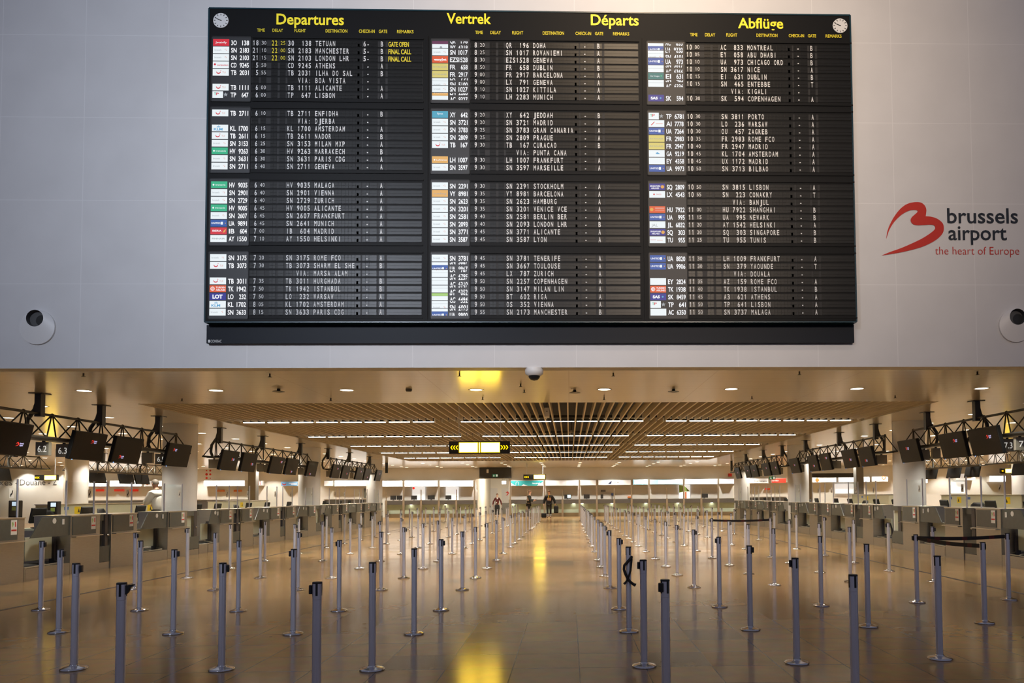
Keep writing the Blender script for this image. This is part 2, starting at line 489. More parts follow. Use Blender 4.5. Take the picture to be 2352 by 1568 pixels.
# ------------------------------------------------------------------ structure
ZC, YW, YB = 3.58, 11.68, 54.2
struct(MB().box(-44, 44, -8, 70, -0.2, 0, 'floor_stone').build('floor'))
GX0, GX1, GY0, GY1 = -9.3, 8.22, 16.15, 43.5
mb = MB()
for a in ((-44, 44, YW+.3, GY0), (-44, GX0, GY0, GY1), (GX1, 44, GY0, GY1), (-44, 44, GY1, 70)):
    mb.box(a[0], a[1], a[2], a[3], ZC, ZC+0.7, 'ceiling_panel')
struct(mb.build('ceiling'))
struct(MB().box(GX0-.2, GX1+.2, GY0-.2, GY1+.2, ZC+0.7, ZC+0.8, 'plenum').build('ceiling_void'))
struct(MB().box(-17, 15, YW, YW+0.3, ZC-.0, 12.5, 'wall_cladding').build('wall_front'))
struct(MB().box(-44.3, -44, -8, 70, 0, ZC, 'cream_wall').build('wall_left'))
struct(MB().box(44, 44.3, -8, 70, 0, ZC, 'cream_wall').build('wall_right'))
cx0 = on_y(1094, 1120, YB)[0]; cx1 = on_y(1169, 1120, YB)[0]; cz = on_y(1130, 1099, YB)[1]
mb = MB(); mb.box(-44, cx0, YB, YB+.25, 0, ZC, 'cream_wall'); mb.box(cx1, 44, YB, YB+.25, 0, ZC, 'cream_wall'); mb.box(cx0, cx1, YB, YB+.25, cz, ZC, 'cream_wall')
struct(mb.build('wall_back'))
mb = MB(); mb.box(cx0-.25, cx0, YB+.25, 64, 0, ZC, 'cream_wall'); mb.box(cx1, cx1+.25, YB+.25, 64, 0, ZC, 'cream_wall')
mb.box(cx0-.25, cx1+.25, 64, 64.2, 0, ZC, 'cream_wall'); struct(mb.build('wall_passage'))
for x, n_ in ((-7.95, 'trim_1'), (6.93, 'trim_2')):
    struct(MB().box(x-.03, x+.03, 9, 52, 0, 0.004, 'dark_slot').build(n_))
# raised staff platforms behind the check-in rows
struct(MB().box(-13.2, -11.0, 10.5, 44, 0, 0.22, 'kick').build('trim_3'))
struct(MB().box(9.9, 12.4, 10.5, 44, 0, 0.22, 'kick').build('trim_4'))

# round columns
ci = 0
for side, xc in (('left', -10.76), ('right', 9.64)):
    for i, y in enumerate((20.75, 30.95, 41.15)):
        mb = MB().lathe([(0.43, 0), (0.43, ZC)], 'column_white', 40)
        o = mb.build('column', None, (xc, y, 0))
        tag(o, f"{('nearest','middle','farthest')[i]} round white column in the {side} check-in row", 'column', 'round white columns')
for xc, lb in ((-20.22, 'round white column left, behind the number boards of the left check-in row'), (19.25, 'round white column at the right edge, behind the right check-in row')):
    o = MB().lathe([(0.41, 0), (0.41, ZC)], 'column_white', 40).build('column', None, (xc, 30.95, 0)); tag(o, lb, 'column', 'round white columns')

# ------------------------------------------------------------------ slatted ceiling with strip lights
STRIP_Y = (20.32, 25.35, 30.2, 35.05, 39.9)
g = thing('slatted_ceiling', 'beige slatted ceiling of long narrow blades over the central aisle', 'ceiling', (0, 0, ZC))
mb = MB(); ys = [GY0]
segs = []; a0 = GY0
for y in STRIP_Y: segs.append((a0, y-.17)); a0 = y+.17
segs.append((a0, GY1))
for p, q in segs: mb.box(-.017, .017, p, q, 0.0, 0.17, 'slat_beige')
n_sl = 86; first = None
for i in range(n_sl):
    x = GX0+.06+(GX1-GX0-.12)*i/(n_sl-1)
    if first is None: first = mb.build('slat', g, (x, 0, 0))
    else: put('slat', first.data, g, (x, 0, 0))
mb = MB()
for y in STRIP_Y: mb.box(GX0, GX1, y-.03, y+.03, .10, .17, 'sign_black')
mb.build('carrier_rail', g)

for y in STRIP_Y:
    for xa_, xb_ in ((-8.85, -3.7), (-2.96, 2.05), (2.68, 7.83)):
        l_ = bpy.data.lights.new('strip_lamp', 'AREA'); l_.shape = 'RECTANGLE'; l_.size = xb_-xa_; l_.size_y = .05; l_.energy = 180; l_.color = (1.0, 0.92, 0.78); l_.spread = math.radians(125)
        o_ = bpy.data.objects.new('strip_lamp', l_); COL.objects.link(o_); o_.location = ((xa_+xb_)/2, y, ZC-.012)
rownm = ('nearest', 'second nearest', 'middle', 'second farthest', 'farthest')
starts = [-3.70-.565-.655*j for j in range(8)][::-1]+[-2.96+.635*j for j in range(8)]+[2.68+.655*j for j in range(8)]
proto = None
for r_, y in enumerate(STRIP_Y):
    for k, x in enumerate(starts):
        lb = f'lit strip light, {ORD[k]} from the left in the {rownm[r_]} row across the slatted ceiling'
        if proto is None:
            proto = thing('strip_light', lb, 'light', (x+.28, y, ZC-.005), 'strip lights in the slatted ceiling')
            MB().box(-.29, .29, -.03, .03, .012, .06, 'sign_black').build('housing', proto)
            MB().box(-.28, .28, -.022, .022, -.005, .014, 'lamp_strip').build('diffuser', proto)
        else: dup(proto, (x+.28, y, ZC-.005), lb)


# downlights on a 2.44 m grid
def uv(x, y, z):
    p = (x, y, z-H); dep = sum(p[i]*_d[i] for i in range(3))
    return PX+F*sum(p[i]*_R[i] for i in range(3))/dep, PY-F*sum(p[i]*_U[i] for i in range(3))/dep


proto = None
rows = [14.15+2.37*k for k in range(13)]+[46.4, 48.9, 51.4, 53.1]
SPOT = bpy.data.lights.new('downlight_beam', 'SPOT'); SPOT.energy = 360; SPOT.color = (1.0, 0.93, 0.80); SPOT.spot_size = math.radians(112); SPOT.spot_blend = 0.55; SPOT.shadow_soft_size = 0.11
SPOT2 = SPOT.copy(); SPOT2.name = 'downlight_beam'; SPOT2.energy = 430
for r_, y in enumerate(rows):
    cnt = {'left': 0, 'right': 0, 'far': 0, 'front': 0}
    for k in range(-14, 17):
        x = -9.14+2.455*k
        if 0 < r_ < 13 and GX0-1.2 < x < GX1+1.2: continue
        if r_ < 13 and r_ > 0 and x < 0: x -= .0
        u, v = uv(x, y, ZC)
        if not -25 < u < 2377: continue
        if min(abs(x+10.76), abs(x-9.64)) < .6 and min(abs(y-q) for q in (20.75, 30.95, 41.15)) < .6: continue
        zone = 'front' if r_ == 0 else 'far' if r_ >= 13 else 'left' if x < 0 else 'right'
        n_ = cnt[zone]; cnt[zone] += 1
        lb = {'front': f'round downlight, {ORD[n_]} from the left in the row just inside the high wall',
              'far': f'round downlight, {ORD[n_]} from the left, {ORD[r_-13]} row beyond the slatted ceiling',
              'left': f'round downlight, {ORD[n_]} from the left, {ORD[r_-1]} row left of the slatted ceiling',
              'right': f'round downlight, {ORD[n_]} from the left, {ORD[r_-1]} row right of the slatted ceiling'}[zone]
        if proto is None:
            proto = thing('downlight', lb, 'light', (x, y, ZC), 'round downlights in the panel ceiling')
            MB().lathe([(.150, -.0005), (.150, -.003), (.122, -.005), (.118, -.0005)], 'white_paint', 24).build('trim_ring', proto)
            MB().lathe([(.118, -.0006), (.105, -.0022), (.0, -.0024)], 'lamp', 24).build('lamp_lens', proto)
            lo = bpy.data.objects.new('downlight_beam', SPOT); COL.objects.link(lo); lo.parent = proto; lo.location = (0, 0, -.012)
        else: r0_ = dup(proto, (x, y, ZC), lb)
        if y > 23.5:
            for c in r0_.children:
                if c.type == 'LIGHT': c.data = SPOT2

# ------------------------------------------------------------------ departures board
BY = 11.45
BX0, BX1, BZ0, BZ1 = -5.60, 4.54, 4.255, 9.21
board = thing('departures_board', 'huge black split-flap departures board mounted on the high white wall', 'board', (0, BY, 0))
mb = MB()
mb.box(BX0, BX1, 0.004, YW-BY-.002, BZ0, BZ1, 'black_board')
for a in ((BX0-.012, BX0+.012, BZ0, BZ1), (BX1-.012, BX1+.012, BZ0, BZ1), (BX0, BX1, BZ1-.01, BZ1+.012), (BX0, BX1, BZ0-.012, BZ0+.008)):
    mb.box(a[0], a[1], -.004, YW-BY-.003, a[2], a[3], 'board_edge')
mb.build('cabinet', board)
mb = MB().box(-5.64, 4.555, 11.60-BY, YW-BY-.002, 3.955, BZ0-.012, 'blue_panel'); mb.build('lower_panel', board)


def bx(u, v): return on_y(u, v, BY)[0]


def bz(v, u=1240): return on_y(u, v, BY)[1]


def bf(e): return lambda a, b_: (a, -e, b_)


mb = MB(); x0, z0 = on_y(484, 786.5, 11.6); x1, z1 = on_y(509, 780, 11.6)
mb.flat(word('CONRAC', x0, x1, z0, z1-z0), lambda a, b_: (a, 11.6-BY-.002, b_), 'flap_white')
xx = on_y(478, 786, 11.6)[0]; mb.flat(rect2(xx, xx+.03, z0, z1), lambda a, b_: (a, 11.6-BY-.002, b_), 'flap_white'); mb.build('maker_lettering', board)
for txt, u0, u1, vb, vt in (('Departures', 635, 790, 55.5, 29.5), ('Vertrek', 1026, 1128, 53.5, 28), ('Départs', 1357, 1467, 57, 31), ('Abflüge', 1695, 1799, 64, 39)):
    vb += 1; vt += 3.4
    uc = (u0+u1)/2; zb = bz(vb, uc); zt = bz(vt, uc)
    MB().flat(word(txt, bx(u0, vb), bx(u1, vb), zb, zt-zb, .02), bf(.003), 'head_yellow').build('heading', board)
PIT_X = 3.405
for p in range(3):
    mb = MB()
    for txt, a, b_ in (('TIME', 590.5, 608.5), ('DELAY', 626, 650.5), ('FLIGHT', 676.5, 702.5), ('DESTINATION', 748, 798), ('CHECK-IN', 824.5, 861), ('GATE', 870, 889.5), ('REMARKS', 912, 950)):
        mb.flat(word(txt, bx(a, 71)+PIT_X*p, bx(b_, 71)+PIT_X*p, bz(79.6, 1240), .050, .02), bf(.003), 'flap_yellow')
    mb.build('column_titles', board)


# clocks
def clock(uc, vc, nm):
    X, Z = on_y(uc, vc, BY); r = .118
    c = MB(); c.add([(X+r*math.cos(t*PI/20), -.012, Z+r*math.sin(t*PI/20)) for t in range(40)]+[(X+r*math.cos(t*PI/20), .0, Z+r*math.sin(t*PI/20)) for t in range(40)],
                    [tuple(range(40))]+[(t, (t+1) % 40, 40+(t+1) % 40, 40+t) for t in range(40)], 'flap_white')
    for k in range(12):
        a = k*PI/6; w_ = .005
        c.flat(poly2([(X+math.cos(a)*q-math.sin(a)*s_, Z+math.sin(a)*q+math.cos(a)*s_) for q, s_ in ((.082, -w_), (.108, -w_), (.108, w_), (.082, w_))]), bf(.014), 'sign_black')
    o = c.build('clock', board)
    for ln, w_, deg in ((.06, .0065, 9.82*30), (.098, .0045, 49*6)):
        a = math.radians(90-deg)
        h_ = MB(); h_.flat(poly2([(X+math.cos(a)*q-math.sin(a)*s_, Z+math.sin(a)*q+math.cos(a)*s_) for q, s_ in ((-.012, -w_), (ln, -w_*.7), (ln, w_*.7), (-.012, w_))]), bf(.016), 'sign_black')
        h_.build('hand', o)


clock(508, 48, 'l'); clock(1929, 60, 'r')

# rows: LCD logo|LCD code|LCD number|time|delay|flight(3+4)|destination|check-in|gate|remark
P = [[
 'red|3O|138|18 30|22 25|30 | 138|TETUAN|6-|B|GATE OPEN', 'sn|SN|2183|21 10|22 00|SN |2183|MANCHESTER|5-|B|FINAL CALL', 'sn|SN|2103|21 15|22 00|SN |2103|LONDON LHR|5-|B|FINAL CALL',
 'star|CD|9245| 5 50||CD |9245|ATHENS| -|A|', 'tui|TB|2031| 5 55||TB |2031|ILHA DO SAL| -|B|', '|||||   |VIA:|BOA VISTA| -||', 'tui|TB|1111| 6 00||TB |1111|ALICANTE| -|A|', 'tap|TP|647| 6 00||TP | 647|LISBON| -|A|',
 'tui|TB|2711| 6 10||TB |2711|ENFIDHA| -|B|', '|||||   |VIA:|DJERBA| -||', 'klm|KL|1700| 6 15||KL |1700|AMSTERDAM| -|A|', 'tui|TB|2611| 6 15||TB |2611|NADOR| -|B|', 'sn|SN|3153| 6 25||SN |3153|MILAN MXP| -|A|',
 'hv|HV|9263| 6 30||HV |9263|MARRAKECH| -|B|', 'sn|SN|3631| 6 30||SN |3631|PARIS CDG| -|A|', 'sn|SN|2711| 6 40||SN |2711|GENEVA| -|A|',
 'hv|HV|9035| 6 40||HV |9035|MALAGA| -|A|', 'sn|SN|2901| 6 40||SN |2901|VIENNA| -|A|', 'sn|SN|2729| 6 40||SN |2729|ZURICH| -|A|', 'hv|HV|9005| 6 45||HV |9005|ALICANTE| -|A|', 'sn|SN|2607| 6 45||SN |2607|FRANKFURT| -|A|',
 'ua|UA|9891| 6 45||SN |2641|MUNICH| -|A|', 'ib|IB|604| 7 00||IB | 604|MADRID| -|A|', 'ay|AY|1550| 7 10||AY |1550|HELSINKI| -|A|',
 'sn|SN|3175| 7 20||SN |3175|ROME FCO| -|A|', 'tui|TB|3073| 7 30||TB |3073|SHARM EL SHE| -|B|', '|||||   |VIA:|MARSA ALAM| -||', 'tui|TB|3011| 7 35||TB |3011|HURGHADA| -|B|', 'tk|TK|1942| 7 50||TK |1942|ISTANBUL| -|B|',
 'lot|LO|232| 7 50||LO | 232|WARSAW| -|A|', 'klm|KL|1702| 8 05||KL |1702|AMSTERDAM| -|A|', 'sn|SN|3633| 8 15||SN |3633|PARIS CDG| -|A|'], [
 'qr+wy|QR+WY|196+6318| 8 20||QR | 196|DOHA| -|B|', 'sn|SN|1017| 8 25||SN |1017|ROVANIEMI| -|A|', 'ez|EZS|1528| 8 30||EZS|1528|GENEVA| -|A|', 'fr|FR|658| 8 50||FR | 658|DUBLIN| -|B|', 'fr|FR|2917| 9 00||FR |2917|BARCELONA| -|A|',
 'w+sn|LX+SN|791+5100| 9 00||LX | 791|GENEVA| -|A|', 'sn|SN|1027| 9 10||SN |1027|KITTILA| -|A|', 'lh+w|LH+AC|2283+9327| 9 10||LH |2283|MUNICH| -|A|',
 'xy|XY|642| 9 20||XY | 642|JEDDAH| -|B|', 'sn|SN|3721| 9 20||SN |3721|MADRID| -|A|', 'sn|SN|3783| 9 25||SN |3783|GRAN CANARIA| -|A|', 'sn|SN|2809| 9 25||SN |2809|PRAGUE| -|A|', 'tui|TB|167| 9 30||TB | 167|CURACAO| -|B|',
 '|||||   |VIA:|PUNTA CANA| -||', 'lh|LH|1007| 9 30||LH |1007|FRANKFURT| -|A|', 'sn|SN|3597| 9 30||SN |3597|MARSEILLE| -|A|',
 'sn|SN|2291| 9 30||SN |2291|STOCKHOLM| -|A|', 'vy|VY|8981| 9 35||VY |8981|BARCELONA| -|A|', 'sn|SN|2623| 9 35||SN |2623|HAMBURG| -|A|', 'sn|SN|3201| 9 35||SN |3201|VENICE VCE| -|A|', 'sn|SN|2581| 9 40||SN |2581|BERLIN BER| -|A|',
 'sn|SN|2093| 9 40||SN |2093|LONDON LHR| -|B|', 'sn|SN|3771| 9 45||SN |3771|ALICANTE| -|A|', 'sn|SN|3587| 9 45||SN |3587|LYON| -|A|',
 'sn|SN|3781| 9 45||SN |3781|TENERIFE| -|A|', 'w+ua|SN+UA|3667+9967| 9 45||SN |3667|TOULOUSE| -|A|', 'lx+w|LX+AC|787+6785| 9 45||LX | 787|ZURICH| -|A|', 'w+w|SN+AC|2257+6310| 9 50||SN |2257|COPENHAGEN| -|A|', 'w+w|SN+AC|3147+6352| 9 50||SN |3147|MILAN LIN| -|A|',
 'bt+w|BT+AC|602+6484| 9 50||BT | 602|RIGA| -|A|', 'w+sn|OS+SN|352+6001| 9 50||OS | 352|VIENNA| -|A|', 'w+ua|SN+UA|2173+9900| 9 55||SN |2173|MANCHESTER| -|B|'], [
 'w+ua|AC+UA|833+9330|10 00||AC | 833|MONTREAL| -|B|', 'ey+sn|EY+SN|058+4101|10 05||EY | 058|ABU DHABI| -|B|', 'ua|UA|973|10 10||UA | 973|CHICAGO ORD| -|B|', 'w+w|SN+AC|3617+6366|10 10||SN |3617|NICE| -|A|', 'ei|EI|631|10 15||EI | 631|DUBLIN| -|B|',
 'w+w|SN+AC|465+6336|10 15||SN | 465|ENTEBBE| -|T|', '|||||   |VIA:|KIGALI| -||', 'sas|SK|594|10 30||SK | 594|COPENHAGEN| -|A|',
 'tap|TP|6781|10 30||SN |3811|PORTO| -|A|', 'ai|AI|7778|10 30||LO | 236|WARSAW| -|A|', 'ua|UA|7264|10 30||OU | 457|ZAGREB| -|A|', 'fr|FR|2983|10 35||FR |2983|ROME FCO| -|A|', 'fr|FR|2947|10 40||FR |2947|MADRID| -|A|',
 'ga|GA|9219|10 45||KL |1704|AMSTERDAM| -|A|', 'w|EY|4358|10 45||UX |1172|MADRID| -|A|', 'ua|UA|9973|10 50||SN |3713|BILBAO| -|A|',
 'sq|SQ|2809|10 50||SN |3815|LISBON| -|A|', 'lx|LX|4543|10 55||SN | 223|CONAKRY| -|T|', '|||||   |VIA:|BANJUL| -||', 'hu|HU|7922|11 00||HU |7922|SHANGHAI| -|B|', 'ua|UA|995|11 15||UA | 995|NEWARK| -|B|',
 'jal|JL|6832|11 20||AY |1542|HELSINKI| -|A|', 'sq|SQ|303|11 20||SQ | 303|SINGAPORE| -|B|', 'tu|TU|955|11 25||TU | 955|TUNIS| -|B|',
 'ua|UA|8820|11 30||LH |1009|FRANKFURT| -|A|', 'ua|UA|9906|11 30||SN | 379|YAOUNDE| -|T|', '|||||   |VIA:|DOUALA| -||', 'w|EY|2824|11 35||AZ | 159|ROME FCO| -|A|', 'tk|TK|1938|11 40||TK |1938|ISTANBUL| -|B|',
 'sas|SK|8459|11 45||A3 | 621|ATHENS| -|A|', 'tap|TP|641|11 50||TP | 641|LISBON| -|A|', 'w|AC|6350|11 50||SN |3737|MALAGA| -|A|']]
rowv = []
for a, b_ in ((105.2, 223.4), (265, 385.5), (428, 550), (593.2, 716.7)):
    rowv += [a+(b_-a)*k/7 for k in range(8)]
ROWZ = [bz(v) for v in rowv]
CP = (bx(460+1328/3.919, 119.5)-bx(460+1050/3.919, 119.5))/9      # flap pitch
XF = bx(460+1050/3.919, 119.5)-8.5*CP                              # left edge of the flight flaps, first panel
CH = 0.079
ZR = abs(ROWZ[0]-ROWZ[1])

# one row of empty flaps, shared by all the rows
fl = MB()


def cell(x0, x1, hh=.088):
    fl.box(x0+.002, x1-.002, -.004, .002, -hh/2, -.0012, 'flap'); fl.box(x0+.002, x1-.002, -.0045, .002, .0012, hh/2, 'flap')


for k in range(21): cell(XF+CP*k, XF+CP*(k+1))
XT = bx(460+505/3.919, 119.5); XD = bx(460+643/3.919, 119.5); XC = bx(460+1468/3.919, 119.5); XG = bx(460+1628/3.919, 119.5); XR = bx(460+1688/3.919, 119.5)
for k in range(2):
    cell(XT-.06+k*CP*.95, XT-.06+(k+1)*CP*.95); cell(XD-.005+k*CP*.95, XD-.005+(k+1)*CP*.95)
cell(XT+.075, XT+.16); cell(XD+.13, XD+.22)
cell(XC-.09, XC-.02); cell(XC, XC+CP); cell(XC+CP, XC+2*CP); cell(XC+2*CP, XC+2*CP+.12)
cell(XG-.02, XG+.07)
cell(XR, XR+.54)
fl.box(XT-.07, XR+.545, .0, .0035, -.046, .046, 'flap_gap')
fl_me = None


def lcd_logo(m_, kind, x0, x1, zc, hh, lo, hi):
    """one airline tile, cut to lo..hi"""
    z0 = max(zc-hh/2, lo); z1 = min(zc+hh/2, hi)
    if z1-z0 < .01: return
    W = x1-x0

    def R(a, b_, c, d_, mt, e=.0065):
        aa, bb = max(z0, zc-hh/2+c*hh), min(z1, zc-hh/2+d_*hh)
        if bb > aa: m_.flat(rect2(x0+a*W, x0+b_*W, aa, bb), bf(e), mt)

    def Tx(t, a, b_, c, cap, mt, bold=.02):
        vf = clip(word(t, x0+a*W, x0+b_*W, zc-hh/2+c*hh, cap*hh, bold), z0, z1)
        if vf[0]: m_.flat(vf, bf(.0068), mt)

    def D(a, c, r, mt):
        vf = clip(disc2(x0+a*W, zc-hh/2+c*hh, r*hh, 14), z0, z1)
        if vf[0]: m_.flat(vf, bf(.0068), mt)
    base = {'red': 'lcd_red', 'hv': 'lcd_green', 'ua': 'lcd_blue', 'ib': 'lcd_red', 'tk': 'lcd_orange', 'lot': 'lcd_navy', 'qr': 'lcd_maroon', 'ez': 'lcd_orange', 'fr': 'lcd_yellow', 'lh': 'lcd_amber',
            'xy': 'lcd_cyan', 'vy': 'lcd_amber', 'sas': 'lcd_navy', 'ei': 'lcd_teal', 'sq': 'lcd_navy', 'hu': 'lcd_orange', 'bt': 'lcd_lime'}.get(kind, 'lcd_white')
    if kind == 'tap':
        R(0, .66, 0, 1, 'lcd_white', .006)
        Tx('T', .10, .24, .42, .36, 'lcd_green'); Tx('P', .24, .40, .42, .36, 'lcd_red')
        cx_, cz_ = x0+.82*W, zc
        vf = clip(poly2([(cx_+math.sin(k*PI/5)*(.34 if k % 2 == 0 else .15)*hh, cz_+math.cos(k*PI/5)*(.34 if k % 2 == 0 else .15)*hh) for k in range(10)]), z0, z1)
        m_.flat(vf, bf(.0065), 'lcd_grey'); return
    R(0, 1, 0, 1, base, .006)
    if kind == 'sn': Tx('brussels', .10, .52, .38, .24, 'lcd_grey', 0); D(.74, .55, .045, 'lcd_pink'); D(.82, .45, .06, 'lcd_pink'); D(.80, .62, .04, 'lcd_pink')
    elif kind == 'red': Tx('Jetairfly', .15, .85, .38, .26, 'lcd_white', .01)
    elif kind == 'star': D(.13, .55, .16, 'lcd_red'); Tx('corendon', .26, .96, .34, .26, 'lcd_red')
    elif kind == 'tui':
        vf = clip(poly2([(x0+W*(.36+.14*math.cos(t)), zc+hh*(.08+.34*math.sin(t))) for t in [PI+PI*k/8 for k in range(9)]]+[(x0+W*(.36+.10*math.cos(t)), zc+hh*(.08+.18*math.sin(t))) for t in [2*PI-PI*k/8 for k in range(9)]]), z0, z1)
        if vf[0]: m_.flat(vf, bf(.0068), 'lcd_red')
        D(.50, .74, .06, 'lcd_red'); Tx('TUI', .60, .80, .34, .26, 'lcd_pink', 0)
    elif kind == 'klm': Tx('KLM', .12, .66, .16, .34, 'lcd_sky', .03); R(.30, .52, .62, .74, 'lcd_sky'); D(.41, .82, .06, 'lcd_sky')
    elif kind == 'hv': Tx('transavia', .26, .88, .38, .24, 'lcd_text', .0); D(.15, .5, .13, 'lcd_text')
    elif kind == 'ua': Tx('UNITED', .05, .60, .38, .24, 'lcd_text', .02); R(.62, .76, .3, .7, 'lcd_white'); D(.91, .5, .07, 'lcd_gold')
    elif kind == 'ib': Tx('IBERIA', .12, .68, .38, .26, 'lcd_text', .02); m_.flat(clip(poly2([(x0+.75*W, zc-.25*hh), (x0+.88*W, zc-.2*hh), (x0+.97*W, zc+.3*hh), (x0+.84*W, zc+.1*hh)]), z0, z1), bf(.0068), 'lcd_gold')
    elif kind == 'ay': Tx('FINNAIR', .10, .90, .38, .22, 'lcd_grey', .02)
    elif kind == 'tk': D(.18, .5, .30, 'lcd_text'); D(.18, .5, .24, 'lcd_orange'); Tx('TURKISH', .38, .96, .55, .24, 'lcd_text', .02); Tx('AIRLINES', .38, .96, .20, .24, 'lcd_text', .02)
    elif kind == 'lot': Tx('LOT', .18, .80, .22, .52, 'lcd_text', .05)
    elif kind == 'ez': Tx('easyJet', .12, .90, .34, .32, 'lcd_text', .03)
    elif kind == 'fr': Tx('RYANAIR', .08, .92, .36, .22, 'lcd_grey', .0)
    elif kind == 'lh': Tx('Lufthansa', .28, .92, .36, .24, 'lcd_text', .0); D(.16, .48, .12, 'lcd_text')
    elif kind == 'xy': Tx('flynas', .32, .68, .50, .28, 'lcd_text', 0)
    elif kind == 'vy': Tx('vueling', .10, .90, .36, .26, 'lcd_grey', .0)
    elif kind == 'sas': Tx('SAS', .15, .60, .30, .38, 'lcd_text', .05); D(.78, .5, .14, 'lcd_sky')
    elif kind == 'ei': Tx('Aer Lingus', .14, .72, .40, .22, 'lcd_text', 0); D(.84, .52, .12, 'lcd_green')
    elif kind == 'ai': m_.flat(clip(poly2([(x0+.14*W, zc-.22*hh), (x0+.2*W, zc-.26*hh), (x0+.42*W, zc+.3*hh), (x0+.33*W, zc+.22*hh)]), z0, z1), bf(.0068), 'lcd_red'); R(.45, .9, .42, .5, 'lcd_pink')
    elif kind == 'ga': m_.flat(clip(poly2([(x0+.42*W, zc+.05*hh), (x0+.55*W, zc+.2*hh), (x0+.72*W, zc-.1*hh), (x0+.5*W, zc-.12*hh)]), z0, z1), bf(.0068), 'lcd_sky')
    elif kind == 'sq': Tx('SINGAPORE', .05, .70, .5, .22, 'lcd_text', .02); Tx('AIRLINES', .12, .62, .18, .22, 'lcd_text', .02); D(.84, .5, .26, 'lcd_gold')
    elif kind == 'lx': D(.30, .5, .12, 'lcd_red'); Tx('SWISS', .42, .76, .40, .2, 'lcd_red', 0)
    elif kind == 'hu': D(.14, .5, .26, 'lcd_gold'); R(.36, .95, .54, .8, 'lcd_pink'); R(.36, .95, .28, .40, 'lcd_pink')
    elif kind == 'jal': Tx('JAL', .10, .52, .22, .4, 'lcd_grey', 0)
    elif kind == 'tu': R(.04, .4, .46, .5, 'lcd_red'); R(.46, .82, .42, .48, 'lcd_pink')
    elif kind == 'wy': D(.55, .5, .18, 'lcd_grey')


LX0 = [bx(460+135/3.919, 102), bx(960+118/3.919, 102), bx(1460+103/3.919, 111)]
LX1 = [bx(460+277/3.919, 102), bx(960+264/3.919, 102), bx(1460+243/3.919, 111)]
LX0 = [sum(LX0[i]-PIT_X*i for i in range(3))/3+PIT_X*i for i in range(3)]
LX1 = [sum(LX1[i]-PIT_X*i for i in range(3))/3+PIT_X*i for i in range(3)]
XCD0 = bx(460+280/3.919, 102); XCD1 = bx(460+441/3.919, 102)
XE0 = BX0+.06; XE1 = bx(460+455/3.919, 102)
blk = [(0, 7), (8, 15), (16, 23), (24, 31)]
for p in range(3):
    ox = PIT_X*p
    for bi, (ra, rb) in enumerate(blk):
        zt = ROWZ[ra]+.09; zb = ROWZ[rb]-.10
        mb = MB().box(XE0+ox, XE1+ox, -.004, .003, zb, zt, 'lcd_dark')
        for a in ((XE0+ox-.012, XE0+ox, zb-.01, zt+.01), (XE1+ox, XE1+ox+.012, zb-.01, zt+.01)): mb.box(a[0], a[1], -.008, .003, a[2], a[3], 'flap_gap')
        mb.box(XE0+ox-.01, XE1+ox+.01, -.008, .003, zb-.012, zb, 'flap_gap'); mb.box(XE0+ox-.01, XE1+ox+.01, -.008, .003, zt, zt+.012, 'flap_gap')
        disp = mb.build('airline_display', board)
        for r_ in range(ra, rb+1):
            q = P[p][r_].split('|')
            if not q[0]: continue
            e = MB(); z = ROWZ[r_]; hh = ZR*.90; lo, hi = z-hh/2-.002, z+hh/2+.002
            e.flat(rect2(LX0[p], XCD1+ox, lo, hi), bf(.0045), 'lcd_dark'); parts = q[0].split('+'); cds = q[1].split('+'); nums = q[2].split('+')
            if len(parts) == 1: items = [(parts[0], cds[0], nums[0], z)]
            else: items = [(parts[0], cds[0], nums[0], z+hh*.60), (parts[1], cds[1], nums[1], z-hh*.42)]
            for kd, cd, nm, zc_ in items:
                lcd_logo(e, kd, LX0[p], LX1[p], zc_, hh, lo, hi)
                wd = .035*len(cd) if len(cd) < 3 else .115
                cap = .072
                vf = clip(word(cd, XCD0+ox, XCD0+ox+.043*len(cd)+.0, zc_-cap/2-.004, cap, .022), lo, hi)
                if vf[0]: e.flat(vf, bf(.0055), 'lcd_text')
                vf = clip(word(nm, XCD1+ox-.0355*len(nm), XCD1+ox, zc_-cap/2-.004, cap, .022), lo, hi)
                if vf[0]: e.flat(vf, bf(.0055), 'lcd_text')
            e.build('airline_entry', disp)
    for r_ in range(32):
        z = ROWZ[r_]
        if fl_me is None: row = fl.build('flap_row', board, (ox, 0, z)); fl_me = row.data
        else: row = put('flap_row', fl_me, board, (ox, 0, z))
        q = P[p][r_].split('|'); t = MB().box(XT-.07, XR+.545, .0005, .003, -.045, .045, 'flap_gap'); zb = -CH/2
        fr = bf(.0052)
        vf = mono(q[5]+q[6]+' '+q[7], XF, CP, zb, CH); t.flat(vf, fr, 'flap_white')
        if q[3].strip():
            hh_, mm = q[3][:2], q[3][3:]
            t.flat(mono(hh_, XT-.06, CP*.95, zb, CH), fr, 'flap_white'); t.flat(mono(mm, XT+.078, .040, zb+.012, CH*.74, .78, 0), fr, 'flap_white')
        if q[4]:
            t.flat(mono(q[4][:2], XD-.005, CP*.95, zb, CH), fr, 'flap_yellow'); t.flat(mono(q[4][3:], XD+.135, .040, zb+.012, CH*.74, .78, 0), fr, 'flap_yellow')
        t.flat(mono(q[8], XC-.005, CP, zb, CH), fr, 'flap_white')
        if q[9]: t.flat(mono(q[9], XG-.013, CP, zb, CH), fr, 'flap_white')
        if len(q) > 10 and q[10]: t.flat(word(q[10], XR+.01, XR+.01+.0375*len(q[10])*.95, zb, CH*.95, .025), fr, 'flap_yellow')
        t.build('flap_lettering', row)
